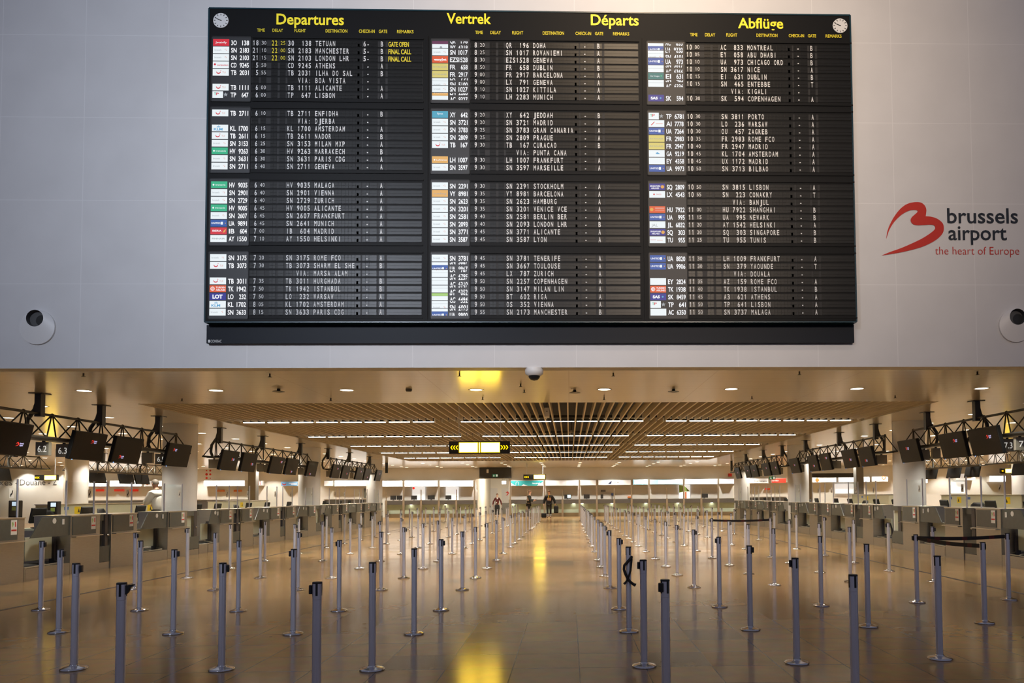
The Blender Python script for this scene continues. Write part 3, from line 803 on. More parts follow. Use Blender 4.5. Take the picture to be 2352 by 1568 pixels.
# frames between the blocks and the panels
mb = MB()
for p in range(3):
    ox = PIT_X*p; xa, xb = XE1+.03+ox, XR+.56+ox
    for ra, rb in blk:
        zt = ROWZ[ra]+.075; zb = ROWZ[rb]-.075
        mb.box(xa, xb, -.010, .003, zb-.028, zb-.006, 'black_board'); mb.box(xa, xb, -.010, .003, zt+.004, zt+.026, 'black_board')
for p in (1, 2):
    x = XE0+PIT_X*p-.05; mb.box(x-.03, x, -.012, .003, BZ0+.03, ROWZ[0]+.14, 'black_board')
mb.box(BX0+.02, BX1-.02, -.006, .003, BZ0+.012, BZ0+.05, 'black_board')
mb.build('panel_frame', board)

# ------------------------------------------------------------------ wall lettering with the red mark
t = thing('airport_wall_logo', 'red brush-stroke heart mark with dark lettering on the white wall beside the board', 'logo', (0, YW, 0))
x0, z0 = on_y(1990+145/4.238, 430+665/4.238, YW); zt = on_y(2110, 430+146/4.238, YW)[1]
s_ = swoosh(x0, z0, zt-z0)
MB().add([(a, -.008, b_) for a, b_ in s_[0]], s_[1], 'logo_red').build('heart_mark', t)
for nm, txt, u0, u1, v0, v1, mt, bd in (('name_lettering', 'brussels', 786, 1475, 348, 238, 'logo_navy', .012), ('name_lettering', 'airport', 798, 1366, 512, 405, 'logo_navy', .012),
                                      ('slogan_lettering', 'the heart of Europe', 668, 1487, 655, 596, 'logo_red', -.008)):
    xa, za = on_y(1990+u0/4.238, 430+v0/4.238, YW); xb, _ = on_y(1990+u1/4.238, 430+v0/4.238, YW); _, zb = on_y(1990+u0/4.238, 430+v1/4.238, YW)
    xh = (zb-za)*1.30
    MB().flat(word(txt, xa, xb, za, xh, bd), lambda a, b_: (a, -.006, b_), mt).build(nm, t)

# round white air nozzles on the high wall
proto = None
for u, v, hu, lb in ((88, 752, 0, 'round white air nozzle with dark hole on the wall, left of the board'), (2331, 748, 0, 'round white air nozzle with dark hole on the wall, right of the board')):
    X, Z = on_y(u, v, YW)
    if proto is None:
        proto = thing('air_nozzle', lb, 'vent', (X, YW, Z), 'round air nozzles')
        n = 40; R_, r_, dz = .270, .131, .128
        vs = []; fs = []
        for k in range(n):
            a = 2*PI*k/n; vs.append((R_*math.cos(a), -.03, R_*math.sin(a)))
        for k in range(n):
            a = 2*PI*k/n; vs.append((r_*math.cos(a), -.085, dz+r_*math.sin(a)))
        for k in range(n):
            a = 2*PI*k/n; vs.append((R_*math.cos(a), 0, R_*math.sin(a)))
        for k in range(n):
            fs.append((k, (k+1) % n, n+(k+1) % n, n+k)); fs.append((k, 2*n+k, 2*n+(k+1) % n, (k+1) % n))
        m_ = MB(); m_.add(vs, fs, 'white_paint'); m_.build('cover_disc', proto)
        m_ = MB(); vs = []; fs = []
        for k in range(n):
            a = 2*PI*k/n; vs += [(r_*math.cos(a), -.085, dz+r_*math.sin(a)), (r_*.98*math.cos(a), -.004, dz+r_*.98*math.sin(a))]
        fs = [(2*k, 2*((k+1) % n), 2*((k+1) % n)+1, 2*k+1) for k in range(n)]
        m_.add(vs, fs, 'hole_grey', True); m_.add([vs[2*k+1] for k in range(n)], [tuple(range(n))], 'hole_grey')
        m_.flat(disc2(.05, dz-.02, .085), lambda a, b_: (a, -.008, b_), 'sign_black'); m_.build('nozzle', proto)
    else: dup(proto, (X, YW, Z), lb)

# ------------------------------------------------------------------ belt posts
ROWS = [(-7.40, 'fifth row left', '10.63 12.88 14.59 16.43 18.27 20.47 22.8 24.6 26.57 28.43 30.47 32.78 34.52 36.32 38.33 40.57 42.5 44.48'),
        (-5.96, 'fourth row left', '8.85 10.48 12.66 14.47 16.25 18.1 20.33 22.56 24.38 26.3 28.2 30.26 32.74 34.27 36.37 38.23 40.7 42.5 44.17'),
        (-4.54, 'third row left', '6.95 8.68 10.33 12.58 14.31 16.17 17.9 20.1 22.39 24.24 26.1 28.06 30.15 32.5 34.48 36.11 38.01 40.26 42.52 44.62'),
        (-3.15, 'second row left', '5.32 6.85 8.56 10.24 12.47 14.21 16.04 17.82 20.05 22.25 24.15 26.09 27.91 30.48 32.6 34.5 37.05 38.08 41.08 43.25 45.28'),
        (-1.77, 'first row left', '5.25 6.77 8.48 10.21 12.36 14.11 15.96 17.88 19.94 22.33 24.1 26 27.88 30.36 32.84 34.75 36.09 38.25 40.31 42.47 44.22'),
        (0.67, 'first row right', '5.19 6.77 8.47 10.15 12.41 14.23 16.01 17.7 20.16 22.36 24.05 26.13 27.76 30.33 32.44 34.5 36.39 38.39 40.38 42.44 44.4'),
        (2.07, 'second row right', '5.39 6.82 8.5 10.24 12.41 14.28 16 17.89 20.13 22.37 24.26 26.16 28.03 30.42 32.8 34.66 36.88 39.3 40.6 42.12 43.87'),
        (3.47, 'third row right', '6.92 8.61 10.24 12.59 14.34 16.13 18.02 20.25 22.48 24.21 26.22 28.03 30.2 32.57 34.5 36.47 38.46 40.42 42.4 44.4'),
        (4.93, 'fourth row right', '8.75 10.45 12.94 14.52 16.55 18.07 20.74 22.56 24.48 26.56 28.51 30.78 32.82 34.89 36.57 38.75 40.82 42.58 44.55'),
        (6.35, 'fifth row right', '10.62 12.84 14.64 16.41 18.36 20.63 22.85 24.75 26.63 28.49 30.78 32.88 35.02 36.52 38.49 40.8 42.97 45.22')]
HP = 0.965
base_me = MB().lathe([(.110, 0), (.112, .004), (.110, .013), (.100, .019), (.055, .030), (.038, .036), (.0345, .044), (.0345, .050)], 'chrome', 36)
groove = lambda k: 0.90 if k % 12 in (3, ) else (0.955 if k % 12 in (2, 4) else 1.0)
pole_me = MB().lathe([(.0312, .045), (.0312, HP-.122)], 'steel_post', 48, fn=groove)
head_me = MB().lathe([(.0318, HP-.121), (.0318, HP-.012)], 'steel_post', 32)
for k in range(4):
    a = k*PI/2+.35; c_, s_ = math.cos(a), math.sin(a)
    pts = [(-.0075, HP-.095), (.0075, HP-.095), (.0075, HP-.008), (-.0075, HP-.008)]
    vs = [((.0332)*c_-q[0]*s_, (.0332)*s_+q[0]*c_, q[1]) for q in pts]+[((.029)*c_-q[0]*s_, (.029)*s_+q[0]*c_, q[1]) for q in pts]
    head_me.add(vs, [(0, 1, 2, 3), (0, 3, 7, 4), (1, 5, 6, 2), (0, 4, 5, 1), (3, 2, 6, 7)], 'black_plastic')
cap_me = MB().lathe([(.0322, HP-.012), (.0335, HP-.009), (.0330, HP-.002), (.030, HP)], 'black_plastic', 32)
clip_me = MB().box(.033, .054, -.017, .017, HP-.085, HP-.022, 'black_plastic', .004)
arm_me = MB().prism([(.030, HP-.02), (.085, HP-.012), (.085, HP-.022), (.060, HP-.035), (.048, HP-.07), (.030, HP-.085)], lambda a, b_, d_: (a, -.010+d_, b_), .02, 'black_plastic')
tmp = thing('belt_post', 'x', 'post')
meshes = {}
for n_, m_ in (('base', base_me), ('pole', pole_me), ('cassette_head', head_me), ('cap', cap_me), ('belt_clip', clip_me), ('belt_latch', arm_me)):
    meshes[n_] = m_.build(n_, tmp)
for n_ in ('belt_clip', 'belt_latch'): COL.objects.unlink(meshes[n_])
base_data = {n_: o.data for n_, o in meshes.items()}
for o in list(tmp.children): bpy.data.objects.remove(o)
bpy.data.objects.remove(tmp)
CLIPS = {(-7.40, 0): 0, (-4.54, 0): 0.1, (-3.15, 0): 'arm', (-5.96, 1): None, (-4.54, 1): 0.2, (-3.15, 1): 0.3, (-3.15, 2): PI, (-1.77, 0): PI, (-3.15, 3): PI-.3, (-1.77, 1): None, (-1.77, 2): None, (0.67, 2): None,
         (0.67, 0): PI+.7, (2.07, 1): PI-.3, (2.07, 0): None, (-7.40, 2): PI, (3.47, 0): None, (3.47, 1): None, (-4.54, 2): None, (0.67, 1): PI-.2, (2.07, 2): 0.2}
POST = {}
for xc, rn, ys in ROWS:
    for i, y in enumerate(float(q) for q in ys.split()):
        x = xc+(.0 if y < 36 else 0)+random.uniform(-.012, .012)
        rz = random.uniform(-.25, .25)
        t = thing('belt_post', f'steel belt post, {ORD[i]} from the camera in the {rn} of the aisle', 'post', (x, y, 0), 'steel belt posts')
        POST[(xc, i)] = t
        r_ = put('base', base_data['base'], t); r_ = put('pole', base_data['pole'], t); r_.rotation_euler[2] = rz
        r_ = put('cassette_head', base_data['cassette_head'], t); r_.rotation_euler[2] = rz
        put('cap', base_data['cap'], t)
        c_ = CLIPS.get((xc, i), random.choice([None, None, 0.0, PI, 0.6]))
        if c_ == 'arm': put('belt_latch', base_data['belt_latch'], t)
        elif c_ is not None: r_ = put('belt_clip', base_data['belt_clip'], t); r_.rotation_euler[2] = c_


# stretched and dangling belts
def belt(a, b_, label, z0=HP-.075, z1=HP-.025):
    p, q = POST[a].location, POST[b_].location
    dv = (q-p).normalized(); nrm = Vector((-dv.y, dv.x, 0)); s0 = p+dv*.034; s1 = q-dv*.034
    m_ = MB(); n = 16; vs = []; L = (s1-s0).length
    for k in range(n+1):
        c = s0+(s1-s0)*k/n; sag = .02*math.sin(PI*k/n)
        for z in (z0-sag, z1-sag):
            for e in (-.001, .001): vs.append((c.x+nrm.x*e, c.y+nrm.y*e, z))
    for k in range(n):
        o = k*4; mt = 'belt_red' if k % 5 == 3 else 'black_belt'
        m_.add([vs[o+j] for j in range(8)], [(0, 4, 6, 2), (1, 3, 7, 5), (2, 6, 7, 3), (0, 1, 5, 4)], mt)
    tag(m_.build('barrier_belt'), label, 'belt', 'stretched barrier belts')


belt((3.47, 6), (4.93, 5), 'black belt stretched between two posts at mid-distance, right of the aisle')
belt((4.93, 1), (6.35, 0), 'upper of the two black belts at far right, running to the rightmost post')
belt((4.93, 1), (4.93, 0), 'lower of the two black belts at far right, running towards the camera')
p = POST[(0.67, 2)].location
path = [(.036, -.02, .85), (.03, -.036, .84), (-.01, -.045, .80), (-.05, -.04, .755), (-.055, -.035, .71), (-.04, -.04, .66), (-.015, -.048, .61), (.01, -.05, .575), (.045, -.045, .545), (.075, -.045, .53)]
path2 = [(.036, -.03, .83), (.02, -.05, .70), (-.005, -.05, .62), (-.03, -.05, .575), (-.055, -.045, .545)]
m_ = MB()
for pa, w_ in ((path, .020), (path2, .014)):
    m_.tube([(p.x+a, p.y+b_, c) for a, b_, c in pa], [w_*.8]*(len(pa)-1)+[w_*1.1], 'black_belt', 6)
tag(m_.build('tied_belt'), 'loose black belt tied around a post just right of the central aisle', 'belt')
p = POST[(6.35, 2)].location
m_ = MB().prism([(0, .955), (.02, .95), (.065, .80), (.03, .70), (.028, .82)], lambda a, b_, d_: (p.x+.034+a, p.y-.012+d_, b_), .024, 'black_belt')
tag(m_.build('loose_belt'), 'short black belt end hanging off a post in front of the right columns', 'belt')
#PART2
# ------------------------------------------------------------------ check-in rows
XFL, XFR = -10.22, 9.09
DZ = 1.20


def ydesk(side, u):
    return on_x(u, 1180, XFL if side == 'left' else XFR)[0]


def desk(side, y0, y1, label):
    o = 1 if side == 'left' else -1; xf = XFL if side == 'left' else XFR
    X = lambda d_: -o*d_                                  # local x at depth d_ behind the front
    t = thing('check_in_desk', label, 'desk', (xf, (y0+y1)/2, 0), 'steel check-in desks')
    a, b_ = (y0-y1)/2, (y1-y0)/2
    far, near = (b_, a) if o == 1 else (a, b_)             # end that lies on the right when facing the desk
    L = b_-a; sg = 1 if far > near else -1
    m_ = MB(); m_.box(X(0), X(.74), a, b_, 0.0, DZ-.012, 'brushed_steel'); m_.build('body', t)
    m_ = MB(); m_.box(X(-.02), X(.76), a-.005, b_+.005, DZ-.012, DZ+.006, 'edge_steel', .004); m_.build('counter_top', t)
    m_ = MB(); m_.box(X(-.016), X(.0), near+sg*.05*L, far-sg*.16*L, .80, DZ-.03, 'dark_panel', .003); m_.build('upper_panel', t)
    m_ = MB(); m_.box(X(-.10), X(0), near+sg*.03*L, far-sg*.03, .755, .775, 'edge_steel', .004); m_.build('bag_ledge', t)
    m_ = MB(); m_.box(X(.74), X(1.12), a, b_, .90, .94, 'laminate'); m_.box(X(.74), X(1.1), a, a+.03, .22, .90, 'brushed_steel'); m_.box(X(.74), X(1.1), b_-.03, b_, .22, .90, 'brushed_steel'); m_.build('work_top', t)
    # white notice with a red band
    f0 = far-sg*.17*L-sg*.16; xs = X(-.0175)
    fr = lambda p, q: (xs, f0+sg*p, q)
    m_ = MB(); zt = DZ-.035
    m_.flat(rect2(0, .15, zt-.27, zt), fr, 'sticker_white'); fr2 = lambda p, q: (X(-.0185), f0+sg*p, q)
    m_.flat(rect2(.01, .14, zt-.205, zt-.175), fr2, 'sticker_red'); m_.flat(poly2([(.02, zt-.05), (.05, zt-.03), (.068, zt-.08), (.04, zt-.14)]), fr2, 'sticker_green')
    m_.flat(poly2([(.095, zt-.04), (.125, zt-.03), (.13, zt-.12), (.10, zt-.13)]), fr2, 'sticker_red'); m_.build('notice', t)
    return t


def wing(t, side, yn, yf):
    """dark side screen of the desk reaching over the conveyor opening, in the desk's own frame"""
    o = 1 if side == 'left' else -1
    X = lambda d_: -o*d_
    yc = t.location[1]; L = yf-yn; b_ = yf-yc; a = yf-.62*L-yc; c = yf-.86*L-yc
    m_ = MB(); m_.prism([(b_, .80), (c, .80), (a, DZ-.01), (b_, DZ-.01)], lambda p, q, d_: (X(.02+d_), p, q), .02, 'dark_panel'); w_ = m_.build('side_screen', t)
    fix_normals(w_)
    r_ = .055; m_ = MB(); m_.add([(X(.012), b_-.36*L+r_*math.cos(k*PI/10), DZ-.09+r_*math.sin(k*PI/10)) for k in range(20)], [tuple(range(20))], 'sticker_white'); m_.build('round_sticker', w_)
    m_ = MB(); m_.box(X(.006), X(.018), b_-.18*L, b_-.18*L+.05, DZ-.17, DZ-.06, 'sticker_white'); m_.build('card_holder', w_)


def conveyor(side, y0, y1, label):
    o = 1 if side == 'left' else -1; xf = XFL if side == 'left' else XFR
    X = lambda d_: -o*d_
    t = thing('baggage_conveyor', label, 'conveyor', (xf, (y0+y1)/2, 0), 'baggage conveyors')
    a, b_ = (y0-y1)/2+.012, (y1-y0)/2-.012; L = b_-a
    m_ = MB(); m_.box(X(0), X(1.3), a, b_, 0, .24, 'brushed_steel'); m_.box(X(-.004), X(.0), a+.03, b_-.03, .03, .22, 'brushed_steel'); m_.build('bed', t)
    m_ = MB(); m_.box(X(.10), X(1.3), a+.09, b_-.09, .24, .252, 'belt_rubber'); m_.build('belt', t)
    m_ = MB(); r_ = .016
    m_.tube([(X(.02), a+.02, .25), (X(.02), b_-.22, .27), (X(.28), b_-.03, .30), (X(1.2), b_-.03, .30)], r_, 'edge_steel', 6)
    m_.tube([(X(.02), a+.5*L, .26), (X(.30), a+.62*L, .30)], r_, 'edge_steel', 6)
    m_.tube([(X(.75), a+.02, .32), (X(.75), b_-.02, .32)], .022, 'edge_steel', 6); m_.build('rim_rail', t)
    m_ = MB(); m_.box(X(.30), X(.34), a+.34*L, b_-.09, .34, .80, 'laminate', .006); m_.build('flap_door', t)
    m_ = MB(); m_.box(X(.26), X(.36), b_-.08, b_-.02, .25, .86, 'dark_slot'); m_.build('door_post', t)
    return t


def gate(side, y0, y1, label, near_col=False):
    o = 1 if side == 'left' else -1; xf = XFL if side == 'left' else XFR
    sh = .16 if near_col else 1.0
    X = lambda d_: -o*d_*sh
    t = thing('swing_gate', label, 'gate', (xf, (y0+y1)/2, 0), 'staff gates between check-in desks')
    a, b_ = (y0-y1)/2+.008, (y1-y0)/2-.008; L = b_-a; far, near = (b_, a) if o == 1 else (a, b_); sg = 1 if far > near else -1
    p0, p1 = far-sg*.42*L, far-sg*.16*L
    m_ = MB(); m_.box(X(.03), X(.10), p0, p1, 0, DZ-.01, 'dark_slot'); m_.build('gate_post', t)
    m_ = MB(); m_.box(X(.02), X(.06), near, far, .16, .50, 'dark_panel'); m_.build('kick_panel', t)
    m_ = MB(); m_.box(X(.02), X(.10), near, far, 0, .15, 'brushed_steel'); m_.build('plinth', t)
    m_ = MB(); m_.box(X(.05), X(.12), near, far, 1.06, DZ-.01, 'dark_panel'); m_.build('top_bar', t)
    m_ = MB(); m_.box(X(.55), X(.58), near, far, .20, 1.06, 'laminate'); m_.build('leaf', t)
    m_ = MB(); yk = (p0+p1)/2; m_.lathe([(.001, -.032), (.022, -.024), (.032, 0), (.022, .024), (.001, .032)], 'chrome', 14, (X(-.005), yk, .745))
    m_.tube([(X(-.005), yk, .745), (X(.05), yk, .745)], .012, 'chrome', 6); m_.build('ball_knob', t)
    return t


def screen_guard(side, y0, y1, label):
    o = 1 if side == 'left' else -1; xf = XFL if side == 'left' else XFR
    t = thing('glass_screen', label, 'screen', (xf-o*.12, (y0+y1)/2, DZ+.006), 'glass screens on the check-in desks')
    a, b_ = (y0-y1)/2+.03, (y1-y0)/2-.03
    for y in (a, b_):
        m_ = MB().tube([(0, y, .0), (0, y, .715)], .019, 'steel_post', 8); m_.build('screen_post', t)
    m_ = MB().box(-.004, .004, a+.02, b_-.02, .03, .69, 'pane'); m_.build('glass_pane', t)
    m_ = MB(); sg = o; yy = b_-.16 if o == 1 else a+.16
    fr = lambda p, q: (o*.007, yy+sg*p, q)
    m_.flat(rect2(-.055, .055, .36, .54), fr, 'sticker_white'); fr2 = lambda p, q: (o*.009, yy+sg*p, q)
    m_.flat(poly2([(-.03, .39), (-.035, .43), (.0, .46), (.02, .51), (.035, .50), (.02, .44), (-.01, .41), (-.015, .385)]), fr2, 'office_black'); m_.build('pictogram', t)
    return t


def desk_monitor(loc, label, rz):
    t = thing('computer_monitor', label, 'monitor', loc, 'computer monitors on the check-in desks', rz)
    m_ = MB(); m_.prism([(-.03, .12), (.0, .10), (.06, .40), (.03, .42)], lambda p, q, d_: (p, -.21+d_, q), .42, 'office_black'); fix_normals(m_.build('display', t))
    m_ = MB().tube([(-.02, 0, .015), (-.02, 0, .2)], .025, 'office_black', 8); m_.build('stand', t)
    m_ = MB().lathe([(.11, 0), (.11, .012), (.03, .02)], 'office_black', 18); m_.build('foot', t)
    return t


def office_chair(loc, label, rz):
    t = thing('office_chair', label, 'chair', loc, 'black office chairs behind the desks', rz)
    m_ = MB()
    for k in range(5):
        a = k*2*PI/5; m_.tube([(0, 0, .09), (.28*math.cos(a), .28*math.sin(a), .05)], [.025, .016], 'office_black', 6); m_.lathe([(.025, 0), (.025, .05)], 'office_black', 8, (.28*math.cos(a), .28*math.sin(a), 0))
    m_.build('star_base', t)
    MB().tube([(0, 0, .09), (0, 0, .44)], .025, 'chrome', 8).build('gas_column', t)
    MB().box(-.23, .23, -.23, .23, .43, .51, 'office_black', .03).build('seat', t)
    n = 9; m_ = MB(); vs = []; fs = []
    for j, (z, w_) in enumerate(((.62, .17), (.70, .215), (.88, .225), (1.0, .20), (1.06, .13))):
        for i in range(n):
            q = -1+2*i/(n-1); vs.append((.22+.05*(1-q*q)+.04*j*.5, q*w_, z))
    k0 = len(vs)
    vs += [(x+.05, y*.96, z) for x, y, z in vs]
    for j in range(4):
        for i in range(n-1):
            p = j*n+i; fs += [(p, p+1, p+n+1, p+n), (k0+p, k0+p+n, k0+p+n+1, k0+p+1)]
    for i in range(n-1): fs += [(i, k0+i, k0+i+1, i+1), (4*n+i, 4*n+i+1, k0+4*n+i+1, k0+4*n+i)]
    for j in range(4): fs += [(j*n, j*n+n, k0+j*n+n, k0+j*n), (j*n+n-1, k0+j*n+n-1, k0+j*n+2*n-1, j*n+2*n-1)]
    m_.add(vs, fs, 'office_black', True); fix_normals(m_.build('backrest', t))
    MB().tube([(.12, 0, .46), (.27, 0, .5), (.30, 0, .68)], .022, 'office_black', 6).build('back_bracket', t)
    return t


SEQ = {
 'left': [[('d', -60, 57), ('o', 57, 163), ('d', 163, 230), ('g', 230, 256), ('d', 256, 315), ('o', 315, 386), ('d', 386, 430), ('g', 430, 458)],
          [('o', 478, 505), ('d', 505, 536), ('g', 536, 553), ('d', 553, 582), ('o', 582, 620), ('d', 620, 644), ('g', 644, 656), ('d', 656, 679), ('o', 679, 708), ('d', 708, 726), ('g', 726, 740)],
          [('o', 744, 762), ('d', 762, 778), ('g', 778, 785), ('d', 785, 798.5), ('o', 798.5, 818.6), ('d', 818.6, 832), ('g', 832, 837), ('d', 837, 848.7), ('o', 848.7, 864), ('d', 864, 875), ('g', 875, 879)]],
 'right': [[('o', 2372, 2298), ('d', 2298, 2241), ('g', 2241, 2211), ('d', 2211, 2170), ('o', 2170, 2111), ('d', 2111, 2073), ('g', 2073, 2047)],
           [('o', 2034, 2005), ('d', 2005, 1981), ('g', 1981, 1964), ('d', 1964, 1941), ('o', 1941, 1908), ('d', 1908, 1887.6), ('g', 1887.6, 1877.6), ('d', 1877.6, 1859), ('o', 1859, 1833), ('d', 1833, 1820), ('g', 1820, 1811)],
           [('o', 1803, 1786), ('d', 1786, 1774), ('g', 1774, 1766.6), ('d', 1766.6, 1755.6), ('o', 1755.6, 1738.4), ('d', 1738.4, 1728.3), ('g', 1728.3, 1722.6), ('d', 1722.6, 1713), ('o', 1713, 1699.6), ('d', 1699.6, 1692), ('g', 1692, 1686)]]}
GN = ('nearest', 'middle', 'farthest')
for side in ('left', 'right'):
    for gi, grp in enumerate(SEQ[side]):
        n_ = {'d': 0, 'o': 0, 'g': 0}; lastopen = None
        for kd, ua_, ub in grp:
            y0, y1 = ydesk(side, ua_), ydesk(side, ub)
            where = f'{ORD[n_[kd]]} along the {GN[gi]} {side} check-in block'
            n_[kd] += 1
            if kd == 'd':
                t = desk(side, y0, y1, f'steel check-in desk with dark upper panel, {where}')
                if lastopen: wing(t, side, *lastopen); lastopen = None
                screen_guard(side, y0, y1, f'clear glass screen on two steel posts, {where}')
                o = 1 if side == 'left' else -1; xf = XFL if side == 'left' else XFR
                if not (gi == 0 and side == 'left' and n_['d'] == 1):
                    desk_monitor((xf-o*.93, (y0+y1)/2+random.uniform(-.12, .12)-(.2 if gi == 0 and side == 'left' and n_['d'] == 4 else 0), .943), f'black computer monitor behind a desk, {where}', PI if o == -1 else 0)
                if n_['d'] % 2 == 0 or gi == 0:
                    office_chair((xf-o*1.75, (y0+y1)/2+.2, .22), f'black office chair behind a desk, {where}', (PI if o == 1 else 0)+random.uniform(-.5, .5))
            elif kd == 'o':
                conveyor(side, y0, y1, f'low steel baggage conveyor between check-in desks, {where}'); lastopen = (y0, y1)
            else: gate(side, y0, y1, f'dark swing gate with chrome ball knob, {where}', (kd, ua_, ub) == grp[-1])
    # low steel sill running past the columns
for side, yy in (('left', ((ydesk('left', 458), ydesk('left', 478)), (ydesk('left', 740), ydesk('left', 744)))), ('right', ((ydesk('right', 2047), ydesk('right', 2034)), (ydesk('right', 1811), ydesk('right', 1803))))):
    xf = XFL if side == 'left' else XFR; o = 1 if side == 'left' else -1
    for i, (a, b_) in enumerate(yy):
        m_ = MB().box(xf, xf-o*.10, a+.01, b_-.01, 0, .26, 'brushed_steel')
        tag(m_.build('steel_sill'), f"low steel sill in front of the {('nearest','middle')[i]} {side} column", 'sill')


# ------------------------------------------------------------------ overhead trusses
def truss(xc, y0, y1, label, hang, o, top=3.19, bot=2.72):
    t = thing('lattice_truss', label, 'truss', (xc, 0, ZC), 'dark lattice trusses')
    zt, zb = top-ZC, bot-ZC; r_ = .024
    y0 -= .38; y1 += .38; n = max(3, round((y1-y0)/.80)); st = (y1-y0)/n
    MB().tube([(0, y0+st/2, zt), (0, y1-st/2, zt)], .026, 'truss_grey', 8).build('top_chord', t)
    m_ = MB()
    for e in (-.17, .17): m_.tube([(e, y0, zb), (e, y1, zb)], .028, 'truss_grey', 8)
    m_.box(-.16, .16, y0+.2, y1-.2, zb-.035, zb-.01, 'truss_grey'); m_.build('bottom_chord', t)
    m_ = MB()
    for k in range(n):
        ya = y0+st*k
        for e in (-.17, .17):
            m_.tube([(e, ya, zb), (0, ya+st/2-.015, zt)], .015, 'truss_grey', 6); m_.tube([(0, ya+st/2+.015, zt), (e, ya+st, zb)], .015, 'truss_grey', 6)
        m_.lathe([(.001, -.045), (.03, -.03), (.038, 0), (.03, .03), (.001, .045)], 'truss_grey', 10, (0, ya+st/2, zt))
    m_.build('web', t)
    for y in hang:
        m_ = MB(); m_.box(-.06, .06, y-.06, y+.06, zt-.06, -.01, 'truss_grey'); m_.box(-.13, .13, y-.13, y+.13, -.014, 0, 'truss_grey')
        m_.tube([(-o*.05, y+.02, -.12), (-o*.10, y+.02, -.30), (-o*.24, y+.02, -.50), (-o*.26, y+.02, -.70), (-o*.20, y+.02, zb)], .04, 'truss_grey', 8); m_.build('hanger', t)
    return t


TL, TR = -10.2, 9.02
hy = lambda us, X: [on_x(u, v, X)[0] for u, v in us]
truss(TL, 11.0, 19.45, 'dark lattice truss with display boards over the nearest left check-in block', hy(((92, 905), (233, 930), (365, 957)), TL), 1)
truss(TL, 21.6, 29.1, 'dark lattice truss over the middle left check-in block', hy(((505, 982.5), (604, 1001), (690.5, 1018)), TL), 1)
truss(TL, 31.9, 39.0, 'dark lattice truss over the farthest left check-in block', hy(((754, 1030), (803, 1040), (849.5, 1048)), TL), 1)
truss(TR, 10.8, 19.15, 'dark lattice truss over the nearest right check-in block', hy(((2242, 924), (2129, 950.5)), TR)+[12.4], -1)
truss(TR, 20.85, 28.7, 'dark lattice truss over the middle right check-in block', hy(((2011, 976), (1927, 994.5), (1850, 1012)), TR), -1)
truss(TR, 31.1, 40.0, 'dark lattice truss over the farthest right check-in block', hy(((1796, 1025), (1753, 1034), (1713, 1045)), TR), -1)
truss(-21.0, 24, 29.9, 'dark lattice truss farther back at the left, above the wall lettering', (25.5, 28.6), 1)
truss(-21.0, 31.9, 38.9, 'dark lattice truss farther back, between the two left columns', (33.9, 37.2), 1)
truss(17.7, 27.0, 30.3, 'short dark lattice truss farther back at the right edge', (28.5,), -1)
truss(17.7, 31.5, 38.0, 'dark lattice truss farther back at the right, behind the nearest column', (32.8, 36.0), -1)


def display(side, u0, u1, lx, lz, label, x=None, yc=None, wdt=None, zc=2.615, lit=True):
    o = 1 if side == 'left' else -1
    X = x if x is not None else (-9.84 if o == 1 else 8.66)
    if yc is None:
        ya, yb = on_x(u0, 1020, X)[0], on_x(u1, 1020, X)[0]; yc = (ya+yb)/2; wdt = abs(yb-ya)
    t = thing('flight_display', label, 'screen', (X, yc, zc), 'hanging flat screens on the trusses')
    t.rotation_euler = (0, math.radians(13), 0 if o == 1 else PI)
    hw, hh = wdt/2, .29
    MB().box(-.075, 0, -hw, hw, -hh, hh, 'casing', .008).build('casing', t)
    s_ = MB().box(0.0005, .004, -hw+.012, hw-.012, -hh+.012, hh-.012, 'screen_black').build('screen', t)
    if not lit: MB().tube([(-.07, 0, .15), (-.21, 0, .25)], .03, 'truss_grey', 6).build('mounting_arm', t); return t
    MB().tube([(-.07, -.1*hw, .05), (-.165, -.1*hw, .10)], .022, 'truss_grey', 6).build('mounting_arm', t); MB().tube([(-.07, .3*hw, .05), (-.165, .3*hw, .10)], .022, 'truss_grey', 6).build('mounting_arm', t)
    if lit:
        m_ = MB(); fr = lambda a, b_: (.006, a, b_)
        sw = swoosh(lx*hw-.09, lz*hh-.035, .075, False); m_.flat(sw, fr, 'screen_red')
        m_.flat(word('brussels', lx*hw+.01, lx*hw+.10, lz*hh+.005, .028, .03), fr, 'screen_text'); m_.flat(word('airport', lx*hw+.01, lx*hw+.09, lz*hh-.030, .028, .03), fr, 'screen_text')
        m_.build('screen_logo', s_)
        MB().box(.001, .006, -hw+.08, -hw+.10, -hh-.006, -hh+.006, 'led_blue').build('power_light', t)
    return t


LM = [(-42, 70, .55, -.30), (166, 241, .20, .35), (262, 325, -.40, -.55), (384, 436, -.45, .45), (509, 547, .30, .15), (557, 589, .35, -.15), (622, 652, .45, .45), (658, 684, .0, -.6), (707, 728.5, -.3, -.7),
      (764, 782, .15, .4), (787, 803, .3, -.2), (819, 834, .2, .35), (838, 851, .1, -.5), (864.5, 876, .2, .3)]
RM = [(2304, 2400, .2, .2)][:0]+[(2297, 2228, .35, .30), (2217, 2160, .30, .35), (2110, 2066, -.10, .25), (2004.5, 1973.5, -.1, -.4), (1965, 1935, .15, -.1), (1906, 1883, .35, .45), (1877, 1856, .1, -.3), (1834, 1814, .05, .1),
      (1786, 1771, .3, .1), (1767, 1751, .1, .2), (1738.5, 1724, .0, .1), (1722, 1710.5, .1, .2), (1698.5, 1688, .1, .1)]
for side, lst in (('left', LM), ('right', RM)):
    for i, q in enumerate(lst):
        display(side, q[0], q[1], q[2], q[3], f'black hanging display with small airport logo, {ORD[i]} from the camera, {side} side')
